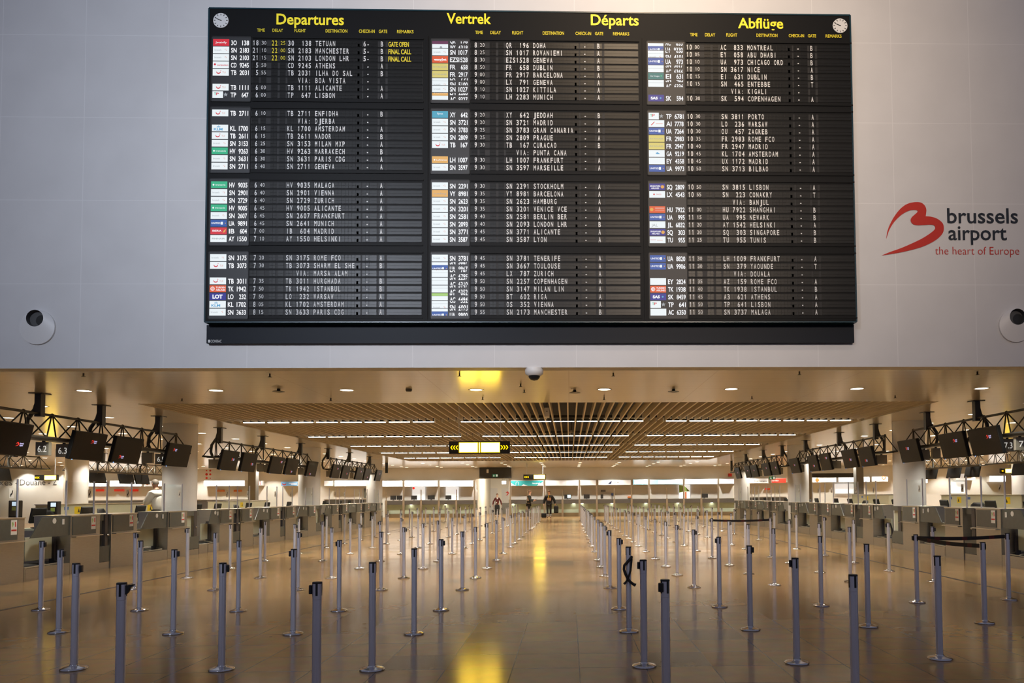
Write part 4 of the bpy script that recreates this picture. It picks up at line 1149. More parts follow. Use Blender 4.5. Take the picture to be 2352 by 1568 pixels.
for i, y in enumerate((25.3, 28.2, 32.6, 34.0, 36.2, 37.5)):
    display('right', 0, 0, 0, 0, f'black screen hanging under the rear left truss, {ORD[i]} from the camera', x=-21.36, yc=y, wdt=1.15, zc=2.5, lit=False)
for i, y in enumerate((29.0, 32.6, 34.2, 36.4)):
    display('left', 0, 0, 0, 0, f'black screen hanging under the rear right truss, {ORD[i]} from the camera', x=18.06, yc=y, wdt=1.15, zc=2.5, lit=False)


def number_box(u0, u1, side, txt, label):
    X = TL if side == 'left' else TR
    y = on_x((u0+u1)/2, 1018, X)[0]; wd = abs(on_y(u1, 1018, y)[0]-on_y(u0, 1018, y)[0])
    t = thing('desk_number_box', label, 'sign', (X, y, 2.52), 'desk number boxes under the trusses')
    hw = min(wd, .30)/2
    MB().box(-hw, hw, -.03, .05, -.13, .13, 'box_grey', .006).build('case', t)
    MB().box(-.02, .02, -.01, .03, .13, .155, 'truss_grey').build('bracket', t)
    if txt:
        m_ = MB(); wt = .074*len(txt.replace('.', ''))+.02
        m_.flat(word(txt, -wt/2, wt/2, -.065, .12, .0), lambda a, b_: (a, -.033, b_), 'digit'); m_.build('digits', t)
    return t


for u0, u1, sd, tx, lb in ((84, 115, 'left', '6.2', 'grey box reading 6.2 hanging below the nearest left truss'), (131, 162, 'left', '6.3', 'grey box reading 6.3 hanging below the nearest left truss'),
                           (327, 352, 'left', '', 'blank grey box right of the third left display'), (358, 385, 'left', '6.5', 'grey box reading 6.5 beside the nearest left column'),
                           (480, 505, 'left', '', 'blank grey box left of the fifth left display'), (591, 606, 'left', '', 'blank grey box right of the sixth left display'), (607.5, 619.5, 'left', '', 'blank grey box left of the seventh left display'),
                           (685, 695, 'left', '', 'blank grey box right of the eighth left display'), (696.5, 706, 'left', '', 'blank grey box left of the ninth left display'), (750, 762, 'left', '', 'blank grey box left of the tenth left display'),
                           (804, 812, 'left', '', 'blank grey box right of the eleventh left display'), (2331, 2356, 'right', '7', 'grey box with a 7 at the right edge of view'), (2300, 2328, 'right', '7.3', 'grey box reading 7.3 right of the first right display'),
                           (2140, 2159, 'right', '', 'blank grey box left of the second right display'), (2113, 2133, 'right', '', 'blank grey box right of the third right display'),
                           (2012, 2036, 'right', '', 'blank grey box right of the fourth right display'), (1910, 1931, 'right', '', 'blank grey box right of the sixth right display'), (1836, 1846, 'right', '', 'blank grey box right of the eighth right display'),
                           (1787, 1797, 'right', '', 'blank grey box right of the ninth right display'), (1741, 1749, 'right', '', 'blank grey box between the tenth and eleventh right displays')):
    number_box(u0, u1, sd, tx, lb)


# ------------------------------------------------------------------ hanging direction signs
def chevrons(m_, fr, x0, x1, z0, z1, n, left, mt):
    w_ = (x1-x0)/n; h_ = z1-z0; k = .55*w_
    for i in range(n):
        a = x0+i*w_
        pts = [(a, z0+h_/2), (a+k, z1), (a+k+.42*w_, z1), (a+.42*w_, z0+h_/2), (a+k+.42*w_, z0), (a+k, z0)]
        if not left: pts = [(x0+x1-p[0], p[1]) for p in pts]
        m_.add([fr(*pts[j]) for j in range(6)], [(0, 1, 2, 3), (0, 3, 4, 5)], mt)


def dir_sign(Y, u0, u1, v0, v1, lit, arrows, rods, label, depth=.12):
    xa, zb = on_y(u0, v1, Y); xb, zt = on_y(u1, v0, Y)
    t = thing('direction_sign', label, 'sign', ((xa+xb)/2, Y, zb), 'hanging yellow direction signs'); X0 = (xa+xb)/2
    U = lambda u: on_y(u, (v0+v1)/2, Y)[0]-X0
    h_ = zt-zb
    MB().box(xa-X0, xb-X0, 0, depth, 0, h_, 'sign_black', .008).build('case', t)
    for a, b_ in lit:
        p_ = MB().box(U(a), U(b_), -.003, .0, h_*.09, h_*.91, 'sign_arrow').build('panel_frame', t); e_ = min(.012, (U(b_)-U(a))*.2); MB().box(U(a)+e_, U(b_)-e_, -.006, -.003, h_*.09+e_, h_*.91-e_, 'sign_lit').build('lit_panel', p_)
    for a, b_, lf in arrows:
        m_ = MB(); chevrons(m_, lambda p, q: (p, -.004, q), U(a), U(b_), h_*.34, h_*.66, 3, lf, 'sign_arrow'); m_.build('arrow_mark', t)
    for u in rods: MB().tube([(U(u), depth/2, h_), (U(u), depth/2, ZC-zb+.12)], .008 if Y < 30 else .014, 'steel_post', 6).build('hanging_rod', t)
    return t


dir_sign(16.75, 1031, 1171, 1012.5, 1042, ((1054, 1098), (1099.5, 1102.5), (1104, 1148.5)), ((1034.5, 1052.5, True), (1149.5, 1167.5, False)), (1053.5, 1149.5), 'large black and yellow direction sign with chevrons pointing both ways')
dir_sign(46.5, 1202, 1254, 1089, 1101, ((1226, 1252),), ((1204, 1215, True),), (1210, 1247), 'small yellow direction sign hanging before the far counters')
dir_sign(31, 79, 131, 1090, 1103, ((102, 129),), ((80.5, 91, True),), (124,), 'small yellow direction sign in front of the left wall lettering')
dir_sign(33, 2299, 2327, 1075, 1087, ((2309, 2325),), ((2300.5, 2305, True),), (2318,), 'small yellow direction sign at the right edge')

# ------------------------------------------------------------------ fittings on the ceiling
def at_ceiling(u, v): return on_z(u, v, ZC)


for i, (u, v) in enumerate(((192, 857), (620, 858), (1055.5, 856), (1109, 912), (1196, 881), (1204, 895), (1408.5, 856), (1387.5, 912), (1836, 853), (2245, 853), (418, 915), (760, 914), (1727, 910), (2056, 908))):
    x, y = at_ceiling(u, v)
    row_ = 'row by the wall' if v < 870 else 'row by the slats' if v > 900 else 'pair near the middle'
    t = thing('sprinkler_head', 'sprinkler', 'sprinkler', (x, y, ZC), 'ceiling sprinklers')
    rk = {'row by the wall': [0, 1, 2, 6, 8, 9], 'row by the slats': [10, 11, 3, 7, 12, 13], 'pair near the middle': [4, 5]}[row_].index(i)
    t['label'] = f'tiny dark ceiling sprinkler, {ORD[rk]} from the left in the {row_}'
    MB().lathe([(.012, 0), (.012, -.05), (.03, -.052), (.03, -.058)], 'truss_grey', 10).build('nozzle', t)
x, y = at_ceiling(1227, 846)
t = thing('dome_camera', 'white dome security camera on the ceiling near the high wall', 'camera', (x, y, ZC))
MB().lathe([(.14, 0), (.15, -.04), (.14, -.09), (.10, -.12)], 'white_paint', 24).build('housing', t)
MB().lathe([(.095, -.118), (.085, -.155), (.055, -.185), (.001, -.198)], 'black_plastic', 24).build('dome', t)
for u, v, lb in ((1320, 896, 'dark ceiling speaker with shade, left of the two right of the dome camera'), (1547, 893.5, 'dark ceiling speaker with shade, right of the two right of the dome camera'), (640, 893, 'flat dark ceiling speaker left of the yellow glow')):
    x, y = at_ceiling(u, v); t = thing('ceiling_speaker', lb, 'speaker', (x, y, ZC), 'ceiling speakers')
    MB().lathe([(.03, 0), (.03, -.03), (.11, -.045), (.11, -.052)], 'truss_grey', 20).build('shade', t)
x, y = at_ceiling(939, 893); t = thing('smoke_detector', 'small grey smoke detector on the ceiling', 'detector', (x, y, ZC))
MB().lathe([(.06, 0), (.06, -.03), (.045, -.05), (.001, -.052)], 'hole_grey', 18).build('head', t)
X, Z = on_y(1256, 957, 16.6)
t = thing('projector', 'white projector hanging between the ceiling slats', 'projector', (X, 16.6, Z))
MB().box(-.055, .055, 0, .25, 0, .21, 'white_paint', .012).build('case', t); MB().lathe([(.018, 0), (.018, .01)], 'black_plastic', 12, (0, -.004, .12)).build('lens', t)
MB().tube([(0, .12, .20), (0, .12, ZC+.7-Z)], .012, 'truss_grey', 6).build('pole', t)
X, Z = on_y(1313, 994, 25.2)
t = thing('dome_camera', 'white dome camera between the slats at the second strip row', 'camera', (X, 25.2, Z))
MB().lathe([(.085, .0), (.08, .06), (.05, .10)], 'white_paint', 20).build('housing', t); MB().lathe([(.06, 0), (.045, -.05), (.001, -.07)], 'black_plastic', 16).build('dome', t)
MB().tube([(0, 0, .09), (0, 0, ZC+.7-Z)], .012, 'truss_grey', 6).build('pole', t)

# ------------------------------------------------------------------ far service counters
YC = 53.3
zf = lambda v, u=1308: on_y(u, v, YC)[1]
for side, u0, u1, ml, lamps_ in (('left', 884, 1094, (887, 927, 967, 1008, 1048, 1090), (943, 1023)), ('right', 1169, 1690, (1172, 1211, 1251, 1292, 1331, 1371, 1411, 1451, 1491, 1532, 1571, 1611, 1650), (1178, 1318, 1337, 1406, 1484, 1558, 1636))):
    xa, xb = on_y(u0, 1160, YC)[0], on_y(u1, 1160, YC)[0]
    t = thing('service_counter', f'long white-backed service counter at the far end, {side} of the passage', 'counter', (0, YC, 0), 'far service counters')
    MB().box(xa, xb, 0, .66, .93, 1.22, 'fascia').build('fascia', t)
    MB().box(xa, xb, .02, .68, 1.22, 1.24, 'edge_steel').build('counter_top', t)
    MB().box(xa, xb, .30, .34, .27, .93, 'green_glass').build('front_panel', t)
    MB().box(xa, xb, .26, .36, 0, .27, 'kick').build('kick_board', t)
    m_ = MB().box(xa, xb, YB-YC-.04, YB-YC-.005, .5, 2.02, 'white_paint'); m_.build('back_panel', t)
    for i, u in enumerate(ml):
        x = on_y(u, 1160, YC)[0]; full = (i % 2 == 0) if side == 'left' else (u not in (1211, 1292, 1411, 1532, 1611))
        if side == 'left': full = u in (927, 1008, 1090)
        MB().box(x-.07, x+.07, -.04, .06, 0, 1.25, 'mullion').build('pier', t)
        MB().box(x-(.05 if full else .03), x+(.05 if full else .03), -.02, .04, 1.25, 2.62 if full else 2.0, 'mullion').build('mullion', t)
    for u in lamps_:
        x = on_y(u, 1160, YC)[0]
        MB().lathe([(.09, 0), (.09, -.012), (.001, -.014)], 'lamp_dim', 16, (x, .16, .93)).build('counter_lamp', t)
    # counter-top screens
for i, (u, wd, sc) in enumerate(((900.5, .42, 0), (915, .38, 0), (948.5, .42, 0), (988, .52, 0), (1028, .42, 0), (1304, .5, 1), (1348, .42, 0), (1383, .2, 0), (1620, .52, 0))):
    x = on_y(u, 1140, YC)[0]; sd = 'left' if u < 1150 else 'right'
    t = thing('counter_monitor', f'dark monitor on the far {sd} counter, {ORD[i if i < 5 else i-5]} from the left', 'monitor', (x, YC+.35+.0*i, 1.243), 'monitors on the far counters')
    MB().box(-wd/2, wd/2, 0, .05, .04, .34, 'office_black', .008).build('display', t); MB().lathe([(.09, 0), (.09, .012), (.02, .02), (.02, .06)], 'office_black', 12, (0, .05, 0)).build('stand', t)
    if sc: MB().box(-wd*.05, wd*.42, -.004, .0, .1, .32, 'screen_pale').build('screen', t)


def bay_sign(u0, u1, v0, v1, mt, label, Y=53.75, txt=None, deco=None, group='header signs over the far counters'):
    xa, zb = on_y(u0, v1, Y); xb, zt = on_y(u1, v0, Y)
    t = thing('header_sign', label, 'sign', ((xa+xb)/2, Y, (zb+zt)/2), group); hw, hh = (xb-xa)/2, (zt-zb)/2
    MB().box(-hw, hw, .01, YB-Y-.005, -hh, hh, 'white_paint').build('box', t)
    MB().box(-hw+.02, hw-.02, 0, .01, -hh+.02, hh-.02, mt).build('face', t)
    fr = lambda a, b_: (a, -.004, b_)
    if txt:
        m_ = MB(); m_.flat(word(txt[0], txt[1]*hw, txt[2]*hw, txt[3]*hh, txt[4]*hh, .01), fr, txt[5]); m_.build('lettering', t)
    if deco: m_ = MB(); deco(m_, hw, hh, fr); m_.build('emblem', t)
    return t


def fin(m_, hw, hh, fr):
    m_.flat(poly2([(-.42*hw, -.55*hh), (-.22*hw, .55*hh), (-.16*hw, .55*hh), (-.20*hw, -.55*hh)]), fr, 'navy')


def teal_deco(m_, hw, hh, fr):
    m_.flat(poly2([(-hw*.98, -hh*.9), (-hw*.98, hh*.2), (-hw*.8, -hh*.55), (-hw*.66, -hh*.9)]), fr, 'header_dim'); m_.flat(poly2([(hw*.98, -hh*.9), (hw*.98, hh*.6), (hw*.8, -hh*.2), (hw*.6, -hh*.9)]), fr, 'header_dim')
    m_.flat(poly2([(-.35*hw, -.9*hh), (-.22*hw, -.4*hh), (-.1*hw, -.6*hh), (.05*hw, -.9*hh)]), fr, 'header_dim')
    for r_, mt, q in ((.62, 'header_dim', 0), (.50, 'teal', .001)):
        m_.flat(poly2([(-.60*hw-r_*hh*.9, -.75*hh), (-.60*hw-r_*hh*.9, .0)]+[(-.60*hw+r_*hh*.9*math.cos(PI-k*PI/8), .0+r_*hh*math.sin(k*PI/8)) for k in range(9)]+[(-.60*hw+r_*hh*.9, -.75*hh)]), lambda a, b_: (a, -.004-q, b_), mt)


def tail_deco(m_, hw, hh, fr):
    m_.flat(poly2([(.0, -.1*hh), (.16*hw, .5*hh), (.22*hw, .45*hh), (.12*hw, -.5*hh)]), fr, 'header_lilac'); m_.flat(poly2([(.38*hw, -.3*hh), (.44*hw, .4*hh), (.56*hw, .3*hh), (.5*hw, -.3*hh)]), fr, 'header_lilac')


bay_sign(866, 924, 1103.5, 1117.5, 'header_lit', 'bright white header at the far left end of the left counter')
bay_sign(929, 1005, 1103, 1117.5, 'header_lit', 'bright white header in the middle of the far left counter')
bay_sign(1010.5, 1086.5, 1103, 1117.5, 'header_lit', 'bright white header next to the passage, far left counter')
bay_sign(1173, 1248, 1103, 1116, 'teal', 'turquoise header with white arch emblem beside the passage', txt=('inungi', .32, .80, -.25, .55, 'header_dim'), deco=teal_deco)
bay_sign(1253, 1328, 1102.5, 1115.5, 'header_dim', 'white header with faint lilac shapes, second right of the passage', deco=tail_deco)
bay_sign(1333, 1369, 1102, 1114.5, 'header_dim', 'plain short white header left of the tail fin emblem')
bay_sign(1374, 1449, 1101.5, 1114, 'header_dim', 'white header with a dark tail fin emblem', txt=('TAROM', -.12, .25, -.25, .42, 'letter_grey'), deco=fin)
bay_sign(1454, 1488, 1100.5, 1113, 'header_blue', 'short glowing blue and white header', deco=lambda m_, hw, hh, fr: m_.flat(rect2(-hw*.8, hw*.6, -hh*.7, hh*.7), fr, 'header_lit'))
bay_sign(1493, 1568, 1100.5, 1112.5, 'header_blue', 'long glowing blue and white header', deco=lambda m_, hw, hh, fr: m_.flat(rect2(-hw*.5, hw*.35, -hh*.7, hh*.7), fr, 'header_lit'))
bay_sign(1574, 1648, 1099.5, 1112, 'header_lit', 'bright white header right of the blue ones')
bay_sign(1653, 1690, 1099, 1111, 'header_lilac', 'pale lilac header beside the farthest right column')


def wall_poster(u0, u1, v0, v1, mt, label, cat='panel', Y=54.05, deco=None, nm='wall_panel', group=None):
    xa, zb = on_y(u0, v1, Y); xb, zt = on_y(u1, v0, Y)
    t = thing(nm, label, cat, ((xa+xb)/2, Y, (zb+zt)/2), group); hw, hh = (xb-xa)/2, (zt-zb)/2
    MB().box(-hw, hw, 0, max(.03, min(.15 if nm in ('small_sign', 'dark_panel', 'fire_sign') and YB-Y < .2 and not (867 < u0 < 1700) or nm == 'fire_sign' else .10, YB-Y-.0)), -hh, hh, mt).build('panel', t)
    if deco: m_ = MB(); deco(m_, hw, hh, lambda a, b_: (a, -.004, b_)); m_.build('artwork', t)
    return t


wall_poster(947, 976, 1117.5, 1148, 'poster_lit', 'bright white panel behind the far left counter, left of two', deco=lambda m_, hw, hh, fr: m_.flat(disc2(-hw*.8, hh*.8, .09), fr, 'screen_red'))
wall_poster(1024, 1053, 1117.5, 1148, 'poster_lit', 'bright white panel behind the far left counter, right of two', deco=lambda m_, hw, hh, fr: (m_.flat(disc2(hw*.7, hh*.2, .13), fr, 'header_lilac'), m_.flat(rect2(hw*.55, hw*.85, -hh*.55, -hh*.48), fr, 'navy')))
wall_poster(1560, 1585, 1113, 1146, 'poster_lit', 'white and green poster behind the far right counter', 'poster', nm='wall_poster',
            deco=lambda m_, hw, hh, fr: (m_.flat(poly2([(-hw, hh), (-hw, -hh*.1), (-hw*.1, hh*.05), (hw*.98, hh*.1), (-hw*.1, hh*.9)]), fr, 'sticker_green'), m_.flat(rect2(hw*.05, hw*.35, -hh, hh*.0), fr, 'orange')))
wall_poster(1442, 1452, 1139.5, 1143, 'orange', 'small orange sign on the far right counter back', 'sign', nm='small_sign')
wall_poster(1404.5, 1408.5, 1132, 1138, 'navy', 'small navy badge on the back wall of the far right counter', 'sign', nm='small_badge')
wall_poster(1380, 1391, 1125, 1129, 'letter_grey', 'small grey tail emblem on the far right back wall', 'sign', nm='small_emblem')
struct(MB().box(on_y(1101.6, 1085, 54)[0], on_y(1174, 1085, 54)[0], 53.9, YB-.002, on_y(1130, 1098, 54)[1], on_y(1130, 1073.5, 54)[1], 'sign_black').build('trim_5'))


def exit_sign(u0, u1, v0, v1, Y, label, th=.03, rod=False):
    xa, zb = on_y(u0, v1, Y); xb, zt = on_y(u1, v0, Y)
    t = thing('exit_sign', label, 'sign', ((xa+xb)/2, Y, (zb+zt)/2), 'green exit signs'); hw, hh = (xb-xa)/2, (zt-zb)/2
    MB().box(-hw, hw, 0, th, -hh, hh, 'exit_green').build('plate', t)
    m_ = MB(); fr = lambda a, b_: (a, -.004, b_)
    m_.flat(rect2(-hw*.58, -hw*.42, -hh*.2, hh*.7), fr, 'header_dim'); m_.flat(poly2([(-hw*.85, -hh*.1), (-hw*.15, -hh*.1), (-hw*.5, -hh*.75)]), fr, 'header_dim'); m_.flat(rect2(hw*.3, hw*.8, -hh*.7, hh*.7), fr, 'header_dim')
    m_.build('arrow_mark', t)
    if rod: MB().tube([(0, th/2, hh), (0, th/2, ZC-(zb+zt)/2)], .012, 'truss_grey', 6).build('rod', t)
    return t


exit_sign(1131, 1144, 1088.5, 1095, 53.86, 'small green exit sign on the black band over the passage')
exit_sign(1767, 1781, 1093.5, 1101, 52.6, 'small green exit sign beside the red header at right', rod=True)
bx_ = on_y(1692, 1090, 53.8)
wall_poster(1673.5, 1681, 1087, 1094, 'sticker_red', 'small dark red fire sign left of the farthest right column', 'sign', nm='fire_sign')
X, Z = on_y(1120, 1086, 52.5)
t = thing('hanging_loudspeaker', 'small white loudspeaker hanging in front of the black band', 'speaker', (X, 52.5, Z)); MB().box(-.07, .07, -.05, .07, 0, .26, 'white_paint', .01).build('case', t); MB().tube([(0, 0, .26), (0, 0, ZC-Z)], .012, 'truss_grey', 6).build('rod', t)
for u0, u1, v0, v1, lb in ((884.5, 890.5, 1063, 1086, 'black banner hanging beside the farthest left column'), (1678.5, 1682.5, 1057, 1081, 'dark banner hanging beside the farthest right column')):
    xa, zb = on_y(u0, v1, 45); xb, zt = on_y(u1, v0, 45); t = MB().box(xa, xb, 45, 45.1, zb, ZC-.001, 'sign_black').build('hanging_banner'); tag(t, lb, 'banner')

# passage: downlights, door, lit sign
xm = (cx0+cx1)/2
for i, (u, v) in enumerate(((1145.5, 1097.5), (1152, 1099.3), (1158, 1100.5))):
    Yp = (56.5, 58.5, 60.5)[i]; X, Z = on_y(u, v, Yp)
    dup(proto, (X, Yp, ZC), f'round downlight in the passage ceiling, {ORD[i]} from the front') if False else None
lg = bpy.data.lights.new('passage_lamp', 'AREA'); lg.size = 1.2; lg.energy = 260; lg.color = (1, .86, .66); lo = bpy.data.objects.new('passage_lamp', lg); COL.objects.link(lo); lo.location = (xm, 58, ZC-.05)
xa, za = on_y(1152, 1167, 63.9); xb, zb = on_y(1169, 1121, 63.9)
t = thing('door_3', 'x', 'door'); bpy.data.objects.remove(t)
d3 = MB().box(xa, xb, 63.94, 64.0, 0, zb, 'door_white').build('door_1'); struct(d3)
MB().box(xa, xb, 63.93, 63.94, 0, .9, 'grey_pillar').build('kick_plate', d3); MB().tube([(xa+.1, 63.9, 1.05), (xa+.22, 63.9, 1.05)], .015, 'chrome', 6).build('handle', d3)
m_ = MB(); cxx = xa+.55; m_.flat(poly2([(cxx-.2, zb-.35), (cxx, zb-.25), (cxx+.1, zb-.42), (cxx-.05, zb-.6), (cxx-.2, zb-.62), (cxx+.0, zb-.45)]), lambda a, b_: (a, 63.935, b_), 'sticker_red'); m_.build('door_mark', d3)
d4 = MB().box(xa-1.0, xa-.35, 63.94, 64.0, 0, zb, 'door_white').build('door_2'); struct(d4)
X, Z = on_y(1157.5, 1108, 58)
t = thing('lit_box_sign', 'small glowing white box sign in the passage', 'sign', (X, 58, Z)); MB().box(-.16, .16, 0, .06, -.12, .12, 'header_lit', .01).build('box', t); MB().tube([(-.12, .03, .12), (-.12, .03, ZC-Z)], .01, 'truss_grey', 5).build('rod', t); MB().tube([(.12, .03, .12), (.12, .03, ZC-Z)], .01, 'truss_grey', 5).build('rod', t)
#PART3
# ------------------------------------------------------------------ rear counters, pillars and signs in the side halls
def back_counter(xc, y0, y1, h, label, marks, face):
    """pale counter running along the hall; face = +1 looks to +x"""
    t = thing('rear_counter', label, 'counter', (xc, (y0+y1)/2, 0), 'pale rear counters')
    a, b_ = (y0-y1)/2, (y1-y0)/2
    MB().box(-.35, .35, a, b_, .08, h, 'laminate').build('body', t)
    MB().box(-.38, .38, a-.02, b_+.02, h, h+.03, 'edge_steel').build('counter_top', t)
    MB().box(-.30, .30, a+.05, b_-.05, 0, .08, 'kick').build('kick_board', t)
    fx = face*.352
    for y, kind in marks:
        m_ = MB(); fr = lambda p, q: (fx, p, q)
        if kind == 'y':
            m_.flat(rect2(y-a*0-.16, y+.16, h-.30, h-.06), fr, 'sticker_yellow'); m_.flat(poly2([(y-.01, h-.25), (y+.10, h-.25), (y+.05, h-.11)]), lambda p, q: (fx+face*.002, p, q), 'office_black'); m_.build('warning_sticker', t)
        elif kind == 'b': m_.flat(rect2(y-.11, y+.11, h-.16, h-.06), fr, 'sticker_blue'); m_.build('blue_sticker', t)
        else:
            for k in range(3): m_.flat(([(y-.22+.22*k+.05*math.cos(j*PI/6), h-.55+.05*math.sin(j*PI/6)) for j in range(12)], [tuple(range(12))]), fr, 'led_white')
            m_.build('socket_lights', t)
    return t


back_counter(-16.6, 24.0, 29.9, 1.34, 'pale green rear counter with yellow warning stickers behind the nearest left desks', ((-2.0, 'y'), (-2.55, 'b'), (-2.3, 'l'), (2.2, 'y'), (1.75, 'b')), 1)
back_counter(-16.6, 35.2, 40.4, 1.36, 'pale green rear counter with a yellow sticker behind the middle left desks', ((-.6, 'y'), (-1.9, 'l')), 1)
back_counter(15.6, 24.6, 30.0, 1.44, 'pale green rear counter with yellow warning stickers behind the nearest right desks', ((1.3, 'y'), (1.95, 'b'), (-1.9, 'y'), (.6, 'b')), -1)
back_counter(15.6, 35.0, 39.6, 1.46, 'pale green rear counter with a yellow sticker behind the middle right desks', ((.3, 'y'), (.9, 'b')), -1)

# left: white wall with lettering
xa, xb = on_y(-60, 1110, 47)[0], on_y(145, 1110, 47)[0]
struct(MB().box(xa, xb, 47, 47.2, 0, ZC, 'cream_wall').build('wall_lettered'))
x1, z0 = on_y(66+60, 1060+465/8.713, 46.99)
t = thing('wall_lettering', 'thin dark lettering spelling Douane on the white wall at the far left', 'lettering', (0, 46.99, 0))
lx = lambda p: on_y(p/8.713, 1113, 46.99)[0]
zt = on_y(60, 1060+355/8.713, 46.99)[1]
for txt, a, b_ in (('Taxes', -240, 250), ('-', 308, 342), ('Douane', 398, 908), ('-', 968, 1000), ('Z', 1060, 1135)):
    MB().flat(word(txt, lx(a), lx(b_), z0, zt-z0, .0), lambda p, q: (p, -.004, q), 'letter_grey').build('word', t)
# square pillars
for u0, u1, Y, lb in ((569.5, 587, 46, 'square grey pillar left, between the two nearer left columns'), (1851, 1864.5, 46, 'square grey pillar right of the middle right column'), (1967, 1984, 40, 'square grey pillar left of the nearest right column')):
    xa, xb = on_y(u0, 1110, Y)[0], on_y(u1, 1110, Y)[0]
    tag(MB().box(xa, xb, Y, Y+(xb-xa), 0, ZC, 'grey_pillar', .01).build('pillar'), lb, 'pillar', 'square grey pillars')
G2 = 'header signs in the side halls'
bay_sign(198, 245.5, 1103, 1117, 'header_lit', 'bright white header left, just right of the second-row column', group=G2)
bay_sign(251.5, 325.5, 1103, 1117, 'header_lit', 'bright white header in the middle of the far left side', group=G2)
bay_sign(330.5, 392, 1103.5, 1117, 'header_dim', 'dim white header behind the man in the white shirt', group=G2, deco=lambda m_, hw, hh, fr: m_.flat(disc2(-hw*.75, -hh*.1, hh*.4, 12), fr, 'orange'))
bay_sign(468, 562, 1103, 1116.5, 'header_lit', 'bright white header under the red dots on the wall', group=G2)
bay_sign(645, 684, 1105, 1116, 'tui_blue', 'blue header with a red smile mark', group=G2, deco=lambda m_, hw, hh, fr: (m_.flat(poly2([(-hw*.6+.15*math.cos(t_), .02+.13*math.sin(t_)) for t_ in [PI+PI*k/8 for k in range(9)]]+[(-hw*.6+.10*math.cos(t_), .03+.07*math.sin(t_)) for t_ in [2*PI-PI*k/8 for k in range(9)]]), fr, 'sticker_red'), m_.flat(rect2(-hw*.05, hw*.9, hh*.1, hh*.3), fr, 'header_dim'), m_.flat(rect2(hw*.2, hw*.9, -hh*.4, -hh*.2), fr, 'header_dim')))
bay_sign(687, 694, 1104, 1116, 'header_lit', 'short bright header right of the blue one', group=G2)
bay_sign(591, 602.5, 1103.5, 1115, 'header_dim', 'small white header with red dots beside the grey pillar', group=G2, deco=lambda m_, hw, hh, fr: [m_.flat(disc2(a*hw*.4, b_*hh*.5, .035, 10), fr, 'sticker_red') for a in (-1, 1) for b_ in (-1, 0, 1)])
bay_sign(768.5, 843.5, 1103, 1116.5, 'header_lit', 'bright white header between the middle and farthest left columns', group=G2)
bay_sign(744, 764, 1103.5, 1116.5, 'header_dim', 'dim white header right of the middle left column', group=G2)
bay_sign(1717, 1729, 1098, 1110, 'header_dim', 'short dim header right of the farthest right column', group=G2)
bay_sign(1729.5, 1765, 1098, 1110, 'header_dim', 'white header with grey lettering right of the farthest right column', group=G2, txt=('Flow managers', -.8, .78, -.3, .5, 'letter_grey'))
bay_sign(1772, 1806, 1097.5, 1109, 'red_sign', 'red header with white lettering beside the exit sign', group=G2, txt=('service', -.92, -.05, -.25, .5, 'header_dim'))
bay_sign(1866, 1921, 1096.5, 1107.5, 'header_lit', 'bright header with an orange disc, right side', group=G2, deco=lambda m_, hw, hh, fr: m_.flat(disc2(-hw*.6, 0, hh*.9, 16), fr, 'orange'))
bay_sign(1926, 1963, 1096, 1107, 'header_lit', 'bright header right of the orange disc', group=G2)
bay_sign(1984, 1997.5, 1094.5, 1106.5, 'header_lit', 'short bright header beside the square pillar, right side', group=G2)
bay_sign(2002.5, 2040, 1094, 1106, 'header_dim', 'white header with an orange ring left of the nearest right column', group=G2, deco=lambda m_, hw, hh, fr: (m_.flat(disc2(hw*.45, .1, hh*.8, 16), fr, 'orange'), m_.flat(disc2(hw*.45, .1, hh*.45, 16), lambda p, q: (p, -.006, q), 'header_dim')))
bay_sign(2114.5, 2131, 1096, 1109, 'header_lit', 'bright square header right of the nearest right column', group=G2)
bay_sign(2196, 2240, 1087, 1103, 'header_dim', 'white header with a faint brown emblem, far right', group=G2, deco=lambda m_, hw, hh, fr: m_.flat(rect2(-hw*.2, hw*.6, -hh*.4, hh*.0), fr, 'wood_tan'))
bay_sign(2273, 2310, 1092, 1106, 'header_lit', 'bright white header at the far right edge', group=G2)
# red dots on the wall
t = thing('wall_dots', 'six red dots on the wall right of the nearest left column', 'decoration', (0, YB-.004, 0))
for u, v, r_ in ((474.6, 1080.5, 1.6), (483, 1080.5, 2.3), (474.6, 1089, 2.9), (483, 1089, 2.4), (474.6, 1097.5, 2.5), (483, 1097.8, 1.3)):
    X, Z = on_y(u, v, YB); k = r_*YB/F
    MB().add([(X+k*math.cos(j*PI/8), -.002, Z+k*math.sin(j*PI/8)) for j in range(16)], [tuple(range(16))], 'sticker_red').build('dot', t)
for u0, u1, v0, v1, mt, lb in ((220, 236.5, 1123, 1128, 'red_sign', 'small red sign on the far left back wall, first of five'), (262, 283, 1123, 1128, 'red_sign', 'small red sign on the far left back wall, second of five'), (298, 315, 1123, 1128, 'red_sign', 'small red sign on the far left back wall, third of five'),
                               (496, 514, 1124.5, 1129, 'orange', 'small orange sign on the far left back wall, fourth of five'), (536.5, 554, 1124.5, 1129, 'orange', 'small orange sign on the far left back wall, fifth of five'), (1758.5, 1769, 1121, 1124, 'red_sign', 'small red sign on the back wall under the red header')):
    wall_poster(u0, u1, v0, v1, mt, lb, 'sign', nm='small_sign', group='small red and orange wall signs')
wall_poster(835.5, 846, 1121.5, 1143, 'dark_panel', 'dark grey doorway panel left of the farthest left column', nm='dark_panel')
wall_poster(1919, 1962, 1111, 1133, 'poster_lit', 'large pale lit panel under the bright headers, right side')
wall_poster(2186, 2216, 1106, 1133, 'poster_lit', 'pale lit panel behind the rear counter at far right')
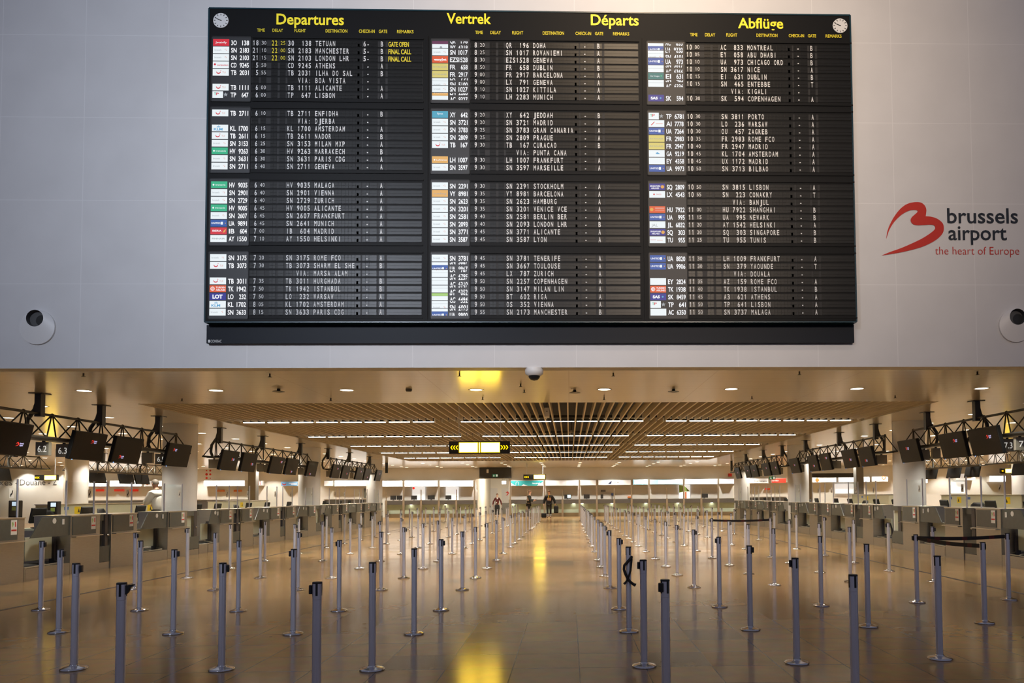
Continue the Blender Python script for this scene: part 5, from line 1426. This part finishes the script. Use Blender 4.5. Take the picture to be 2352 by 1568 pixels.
tag(MB().box(on_y(1866, 1090, 53)[0], on_y(1962, 1090, 53)[0], 53.0, 53.15, on_y(1900, 1096.0, 53)[1], on_y(1900, 1086.5, 53)[1], 'sign_black').build('black_beam'), 'black beam above the bright headers on the right side', 'beam')
for u in (1866.5, 1900, 1932):
    X = on_y(u, 1090, 52.98)[0]
for u0, u1, v, lb in ((445, 560, 1147.5, 'dark far counter under the red dots, left side'), (200, 330, 1148, 'dark far counter behind the pale rear counter, left side'), (745, 845, 1146, 'dark far counter left of the farthest left column'), (1715, 1805, 1141, 'dark far counter right of the farthest right column'), (1985, 2040, 1136, 'dark far counter left of the nearest right column')):
    xa, zt = on_y(u0, v, 51.0); xb = on_y(u1, v, 51.0)[0]
    t = thing('far_desk', lb, 'desk', ((xa+xb)/2, 51.0, 0), 'dark far counters'); hw = (xb-xa)/2
    MB().box(-hw, hw, 0, .6, 0, zt-.05, 'fascia').build('body', t); MB().box(-hw-.03, hw+.03, -.03, .63, zt-.05, zt, 'edge_steel').build('counter_top', t)

# self-service kiosks with lit screens at the far left
for i, (u, v) in enumerate(((31, 1150), (120, 1152))):
    Y = 22.5; X, zt = on_y(u, v-1, Y)
    t = thing('kiosk', f"black self-service kiosk with pale screen, {('left','right')[i]} of two behind the left desks", 'kiosk', (X, Y, 0), 'self-service kiosks')
    MB().box(-.15, .15, 0, .18, .2, zt, 'office_black', .02).build('body', t); MB().box(-.26, .26, -.05, .3, 0, .2, 'office_black', .02).build('foot', t)
    MB().box(-.04, .11, -.006, 0, zt-.16, zt-.04, 'screen_pale').build('screen', t); MB().box(-.04, .08, -.006, 0, zt-.30, zt-.19, 'sticker_green').build('info_card', t)

# ------------------------------------------------------------------ people
DG = None


def skin(name, nodes, edges, mt, parent, sub=2):
    """nodes: {key: (x, y, z, r)}; grows one continuous surface around the edge skeleton"""
    keys = list(nodes); me = bpy.data.meshes.new(name)
    me.from_pydata([nodes[k][:3] for k in keys], [(keys.index(a), keys.index(b_)) for a, b_ in edges], [])
    o = bpy.data.objects.new(name, me); COL.objects.link(o)
    o.modifiers.new('skin', 'SKIN').use_smooth_shade = True
    sm = o.modifiers.new('sub', 'SUBSURF'); sm.levels = sub; sm.render_levels = sub
    for i, k in enumerate(keys):
        r_ = nodes[k][3]; me.skin_vertices[0].data[i].radius = r_ if isinstance(r_, tuple) else (r_, r_)
        me.skin_vertices[0].data[i].use_root = (i == 0)
    dg = bpy.context.evaluated_depsgraph_get(); dg.update()
    m2 = bpy.data.meshes.new_from_object(o.evaluated_get(dg)); m2.name = name
    bpy.data.objects.remove(o); bpy.data.meshes.remove(me)
    m2.materials.clear(); m2.materials.append(M[mt])
    for p in m2.polygons: p.use_smooth = True
    return put(name, m2, parent)


def person(label, loc, rz, arms, top, bottom, shoes, hair, skin_mt='skin', lean=0.0, bulk=1.0, hs=1.0, skirt=False, bald=False, sleeve=1.0, head_yaw=0.0, loose=0.02, group=None):
    t = thing('person', label, 'person', loc, None, rz); t.scale = (hs, hs, hs)
    B = lambda z: -lean*(z-.95)                       # forward lean of the trunk (forward is -y)
    N = {'pel': (0, 0, .95, (.135*bulk, .105*bulk)), 'wst': (0, B(1.12), 1.12, (.130*bulk, .10*bulk)), 'chs': (0, B(1.32), 1.32, (.160*bulk, .115*bulk)), 'cla': (0, B(1.43), 1.43, (.085*bulk, .075)),
         'nck': (0, B(1.52)-.012, 1.52, .055), 'jaw': (0, B(1.58)-.035, 1.59, (.062, .072)), 'hd': (0, B(1.66)-.03, 1.675, (.078, .096)), 'crn': (0, B(1.74)-.015, 1.755, (.062, .075))}
    E = [('pel', 'wst'), ('wst', 'chs'), ('chs', 'cla'), ('cla', 'nck'), ('nck', 'jaw'), ('jaw', 'hd'), ('hd', 'crn')]
    for s_, sx in (('l', 1), ('r', -1)):
        el, wr, hd_ = arms[s_]
        sh = (sx*.165*bulk, B(1.40), 1.385)
        N[s_+'sh'] = (*sh, .052); N[s_+'el'] = (*el, .043); N[s_+'wr'] = (*wr, .029); N[s_+'pm'] = (*hd_, (.036, .020))
        E += [('cla', s_+'sh'), (s_+'sh', s_+'el'), (s_+'el', s_+'wr'), (s_+'wr', s_+'pm')]
        d_ = (Vector(hd_)-Vector(wr)).normalized(); side = Vector((0, 1, 0)) if abs(d_.y) < .7 else Vector((1, 0, 0)); side = (side-d_*side.dot(d_)).normalized()
        crl = d_.cross(side)*(.02*sx)
        for k, (off, ln) in enumerate(((-.027, .070), (-.009, .080), (.009, .076), (.027, .060))):
            p = Vector(hd_)+side*off+d_*.03; q = p+d_*ln*.55+crl*.5; e = q+d_*ln*.4+crl*1.4
            N[f'{s_}f{k}a'] = (*p, .0095); N[f'{s_}f{k}b'] = (*q, .0088); N[f'{s_}f{k}c'] = (*e, .0075); E += [(s_+'pm', f'{s_}f{k}a'), (f'{s_}f{k}a', f'{s_}f{k}b'), (f'{s_}f{k}b', f'{s_}f{k}c')]
        p = Vector(hd_)-side*.035-d_*.01; e = p-side*.022+d_*.035
        N[s_+'t0'] = (*p, .011); N[s_+'t1'] = (*e, .009); E += [(s_+'pm', s_+'t0'), (s_+'t0', s_+'t1')]
        N[s_+'hp'] = (sx*.09, 0, .88, .085*bulk); N[s_+'kn'] = (sx*.10, -.015, .50, .058); N[s_+'cf'] = (sx*.10, .015, .32, .055); N[s_+'an'] = (sx*.105, .02, .09, .040); N[s_+'to'] = (sx*.115, -.13, .035, .033)
        E += [('pel', s_+'hp'), (s_+'hp', s_+'kn'), (s_+'kn', s_+'cf'), (s_+'cf', s_+'an'), (s_+'an', s_+'to')]
    skin('body', N, E, skin_mt, t, 2)
    hc = Vector((0, B(1.66)-.03, 1.675))
    # face
    for sx in (-1, 1):
        MB().lathe([(.001, -.007), (.007, -.004), (.009, 0), (.007, .004), (.001, .007)], 'hair_brown', 8, (hc.x+sx*.031, hc.y-.083, hc.z+.012)).build('eye', t)
        MB().lathe([(.001, -.03), (.012, -.02), (.015, 0), (.013, .02), (.001, .03)], skin_mt, 8, (hc.x+sx*.082, hc.y+.005, hc.z-.005)).build('ear', t)
    MB().add([(hc.x-.006, hc.y-.092, hc.z+.015), (hc.x+.006, hc.y-.092, hc.z+.015), (hc.x-.016, hc.y-.088, hc.z-.03), (hc.x+.016, hc.y-.088, hc.z-.03), (hc.x, hc.y-.118, hc.z-.026)], [(0, 1, 4), (0, 4, 2), (1, 3, 4), (2, 4, 3)], skin_mt).build('nose', t)
    MB().box(hc.x-.024, hc.x+.024, hc.y-.098, hc.y-.085, hc.z-.058, hc.z-.048, 'skin', .003).build('mouth', t)
    # hair cap
    m_ = MB(); vs = []; fs = []; nn = 20; rings = 8
    for j in range(rings+1):
        ph = PI/2*(j/rings)*1.25
        for k in range(nn):
            a = 2*PI*k/nn; front = max(0, -math.sin(a))
            zz = math.cos(ph)*.108; rr_ = math.sin(ph)
            if bald: zz = -.045+.085*(1-j/rings); rr_ = (.905+.03*math.sin(PI*j/rings))*(1 if math.sin(a) > -.35 else .72)
            drop = .0 if not front else front*.055*(j/rings)**2
            vs.append((hc.x+.088*rr_*math.cos(a), hc.y+.008+.105*rr_*math.sin(a)+front*.018, hc.z+.012+zz+drop+(.0 if not bald else front*.03)))
    for j in range(rings):
        for k in range(nn): fs.append((j*nn+k, j*nn+(k+1) % nn, (j+1)*nn+(k+1) % nn, (j+1)*nn+k))
    m_.add(vs, fs, hair, True); m_.build('hair', t)
    # clothing
    g_ = lambda k, e: (*N[k][:3], tuple(x+e for x in N[k][3]) if isinstance(N[k][3], tuple) else N[k][3]+e)
    C = {k: g_(k, loose) for k in ('wst', 'chs', 'cla')}; C['hem'] = (0, 0, .86, (.150*bulk+loose, .12*bulk+loose)); C['col'] = (0, B(1.495)-.005, 1.495, .062+loose*.4)
    CE = [('hem', 'wst'), ('wst', 'chs'), ('chs', 'cla'), ('cla', 'col')]
    C = {'hem': C['hem'], **{k: C[k] for k in ('wst', 'chs', 'cla', 'col')}}
    for s_ in 'lr':
        C[s_+'sh'] = g_(s_+'sh', loose); C[s_+'el'] = g_(s_+'el', loose)
        CE += [('cla', s_+'sh'), (s_+'sh', s_+'el')]
        if sleeve > .5: C[s_+'wr'] = g_(s_+'wr', loose*.9+.006); CE.append((s_+'el', s_+'wr'))
    skin('jacket', C, CE, top, t, 2)
    if skirt:
        MB().lathe([(.155, .92), (.19, .80), (.20, .66), (.19, .54)], bottom, 20, smooth=True).build('skirt', t)
        L = {'lkn': g_('lkn', .004), 'lcf': g_('lcf', .004), 'lan': g_('lan', .004)}
        for s_ in 'lr': skin('stocking', {'th': (N[s_+'kn'][0], -.01, .66, .082), **{k: g_(s_+k, .010) for k in ('kn', 'cf', 'an')}}, [('th', 'kn'), ('kn', 'cf'), ('cf', 'an')], bottom, t, 1)
    else:
        L = {'pel': g_('pel', .008)}; LE = []
        for s_ in 'lr':
            for k in ('hp', 'kn', 'cf'): L[s_+k] = g_(s_+k, .016)
            L[s_+'an'] = (*N[s_+'an'][:3], .064); LE += [('pel', s_+'hp'), (s_+'hp', s_+'kn'), (s_+'kn', s_+'cf'), (s_+'cf', s_+'an')]
        skin('trousers', L, LE, bottom, t, 2)
    for s_ in 'lr':
        x = N[s_+'an'][0]
        skin('shoe', {'h': (x, .04, .045, .045), 'm': (x+.004*(1 if s_ == 'l' else -1), -.06, .045, (.045, .04)), 't': (x+.01*(1 if s_ == 'l' else -1), -.155, .035, (.04, .032))}, [('h', 'm'), ('m', 't')], shoes, t, 1)
    return t


fl_at = lambda u, Y: on_y(u, 1150, Y)[0]
# man with a bag, facing the camera
hang = lambda sx, out: ((sx*(.25+out), .02, 1.14), (sx*(.28+out*1.3), -.03, .90), (sx*(.285+out*1.4), -.05, .82))
X3 = fl_at(1261, 51.2)
p3 = person('person in wide open black jacket holding a black bag at the end of the aisle', (X3, 51.2, 0), 0.0, {'l': hang(1, .10), 'r': hang(-1, .05)}, 'cloth_black', 'cloth_black', 'cloth_black', 'hair_brown', bulk=1.12, hs=1.05, loose=.05)
for s_, sx in (('l', 1), ('r', -1)):
    for z in (.13, .21): MB().lathe([(.075, -.016), (.078, 0), (.075, .016)], 'sticker_white', 16, (sx*.105, .018, z)).build('reflective_band', p3)
MB().prism([(-.02, 1.45), (.02, 1.45), (.015, 1.22), (-.015, 1.22)], lambda a, b_, d_: (a-.03, -.19+d_, b_), .01, 'sticker_yellow').build('lanyard', p3)
m_ = MB().box(-.16, .16, -.12, .12, -.27, .23, 'cloth_black', .06); m_.tube([(-.07, 0, .21), (-.06, 0, .30), (.06, 0, .30), (.07, 0, .21)], .014, 'cloth_black', 6)
o = m_.build('body'); t = thing('backpack', 'black backpack hanging from the hand of the man facing the camera', 'bag', (X3+.49, 51.13, .57)); o.parent = t
MB().box(-.11, .11, -.15, -.10, -.22, .02, 'cloth_green', .03).build('front_pocket', t)
o = MB().box(-.17, .17, -.14, .14, 0, .30, 'cloth_black', .05).build('holdall', None, (X3-.36, 51.35, 0)); tag(o, 'black holdall on the floor beside the man facing the camera', 'bag')
# man looking at his phone, side view facing right
X2 = fl_at(1214.5, 49.6)
person('person in dark uniform in profile, head bent over a phone', (X2, 49.6, 0), PI/2, {'l': ((.22, -.10, 1.16), (.10, -.34, 1.16), (.05, -.41, 1.19)), 'r': ((-.23, -.06, 1.15), (-.16, -.30, 1.10), (-.10, -.38, 1.13))}, 'cloth_green', 'cloth_black', 'cloth_black', 'hair_brown', lean=.06, bulk=1.08, hs=1.055, loose=.03)
t = MB().box(-.035, .035, -.006, .006, -.07, .07, 'office_black', .004).build('mobile_phone', None, (X2+.50*1.05, 49.64, 1.20*1.05)); t.rotation_euler = (.5, 0, PI/2); tag(t, 'dark phone held by the man in profile', 'phone')
# woman walking out of the passage
Xw = fl_at(1142, 54.9)
pw = person('person in dark red jacket and black skirt walking out of the passage', (Xw, 54.9, 0), .1, {'l': hang(1, .04), 'r': hang(-1, .04)}, 'cloth_red', 'cloth_black', 'cloth_black', 'hair_brown', skin_mt='skin_pale', bulk=.92, hs=.955, skirt=True)
MB().prism([(-.05, 1.46), (.09, 1.46), (.06, 1.36), (-.02, 1.33)], lambda a, b_, d_: (a, -.16+d_, b_), .02, 'sticker_white').build('scarf', pw); MB().box(-.10, -.02, -.155, -.145, 1.02, 1.12, 'sticker_white').build('badge', pw)
# man in the white shirt behind the nearest left desks
person('person in white shirt, back turned, reaching forward behind the nearest left desks', (on_y(371, 1130, 21.4)[0], 21.4, .22), -PI/2-.35,
       {'l': ((.22, -.20, 1.24), (.14, -.42, 1.13), (.12, -.50, 1.10)), 'r': ((-.24, -.16, 1.22), (-.20, -.40, 1.14), (-.18, -.48, 1.11))}, 'cloth_white', 'cloth_black', 'cloth_black', 'hair_grey', skin_mt='skin', lean=.30, bulk=1.15, hs=1.04, bald=False, loose=.06)
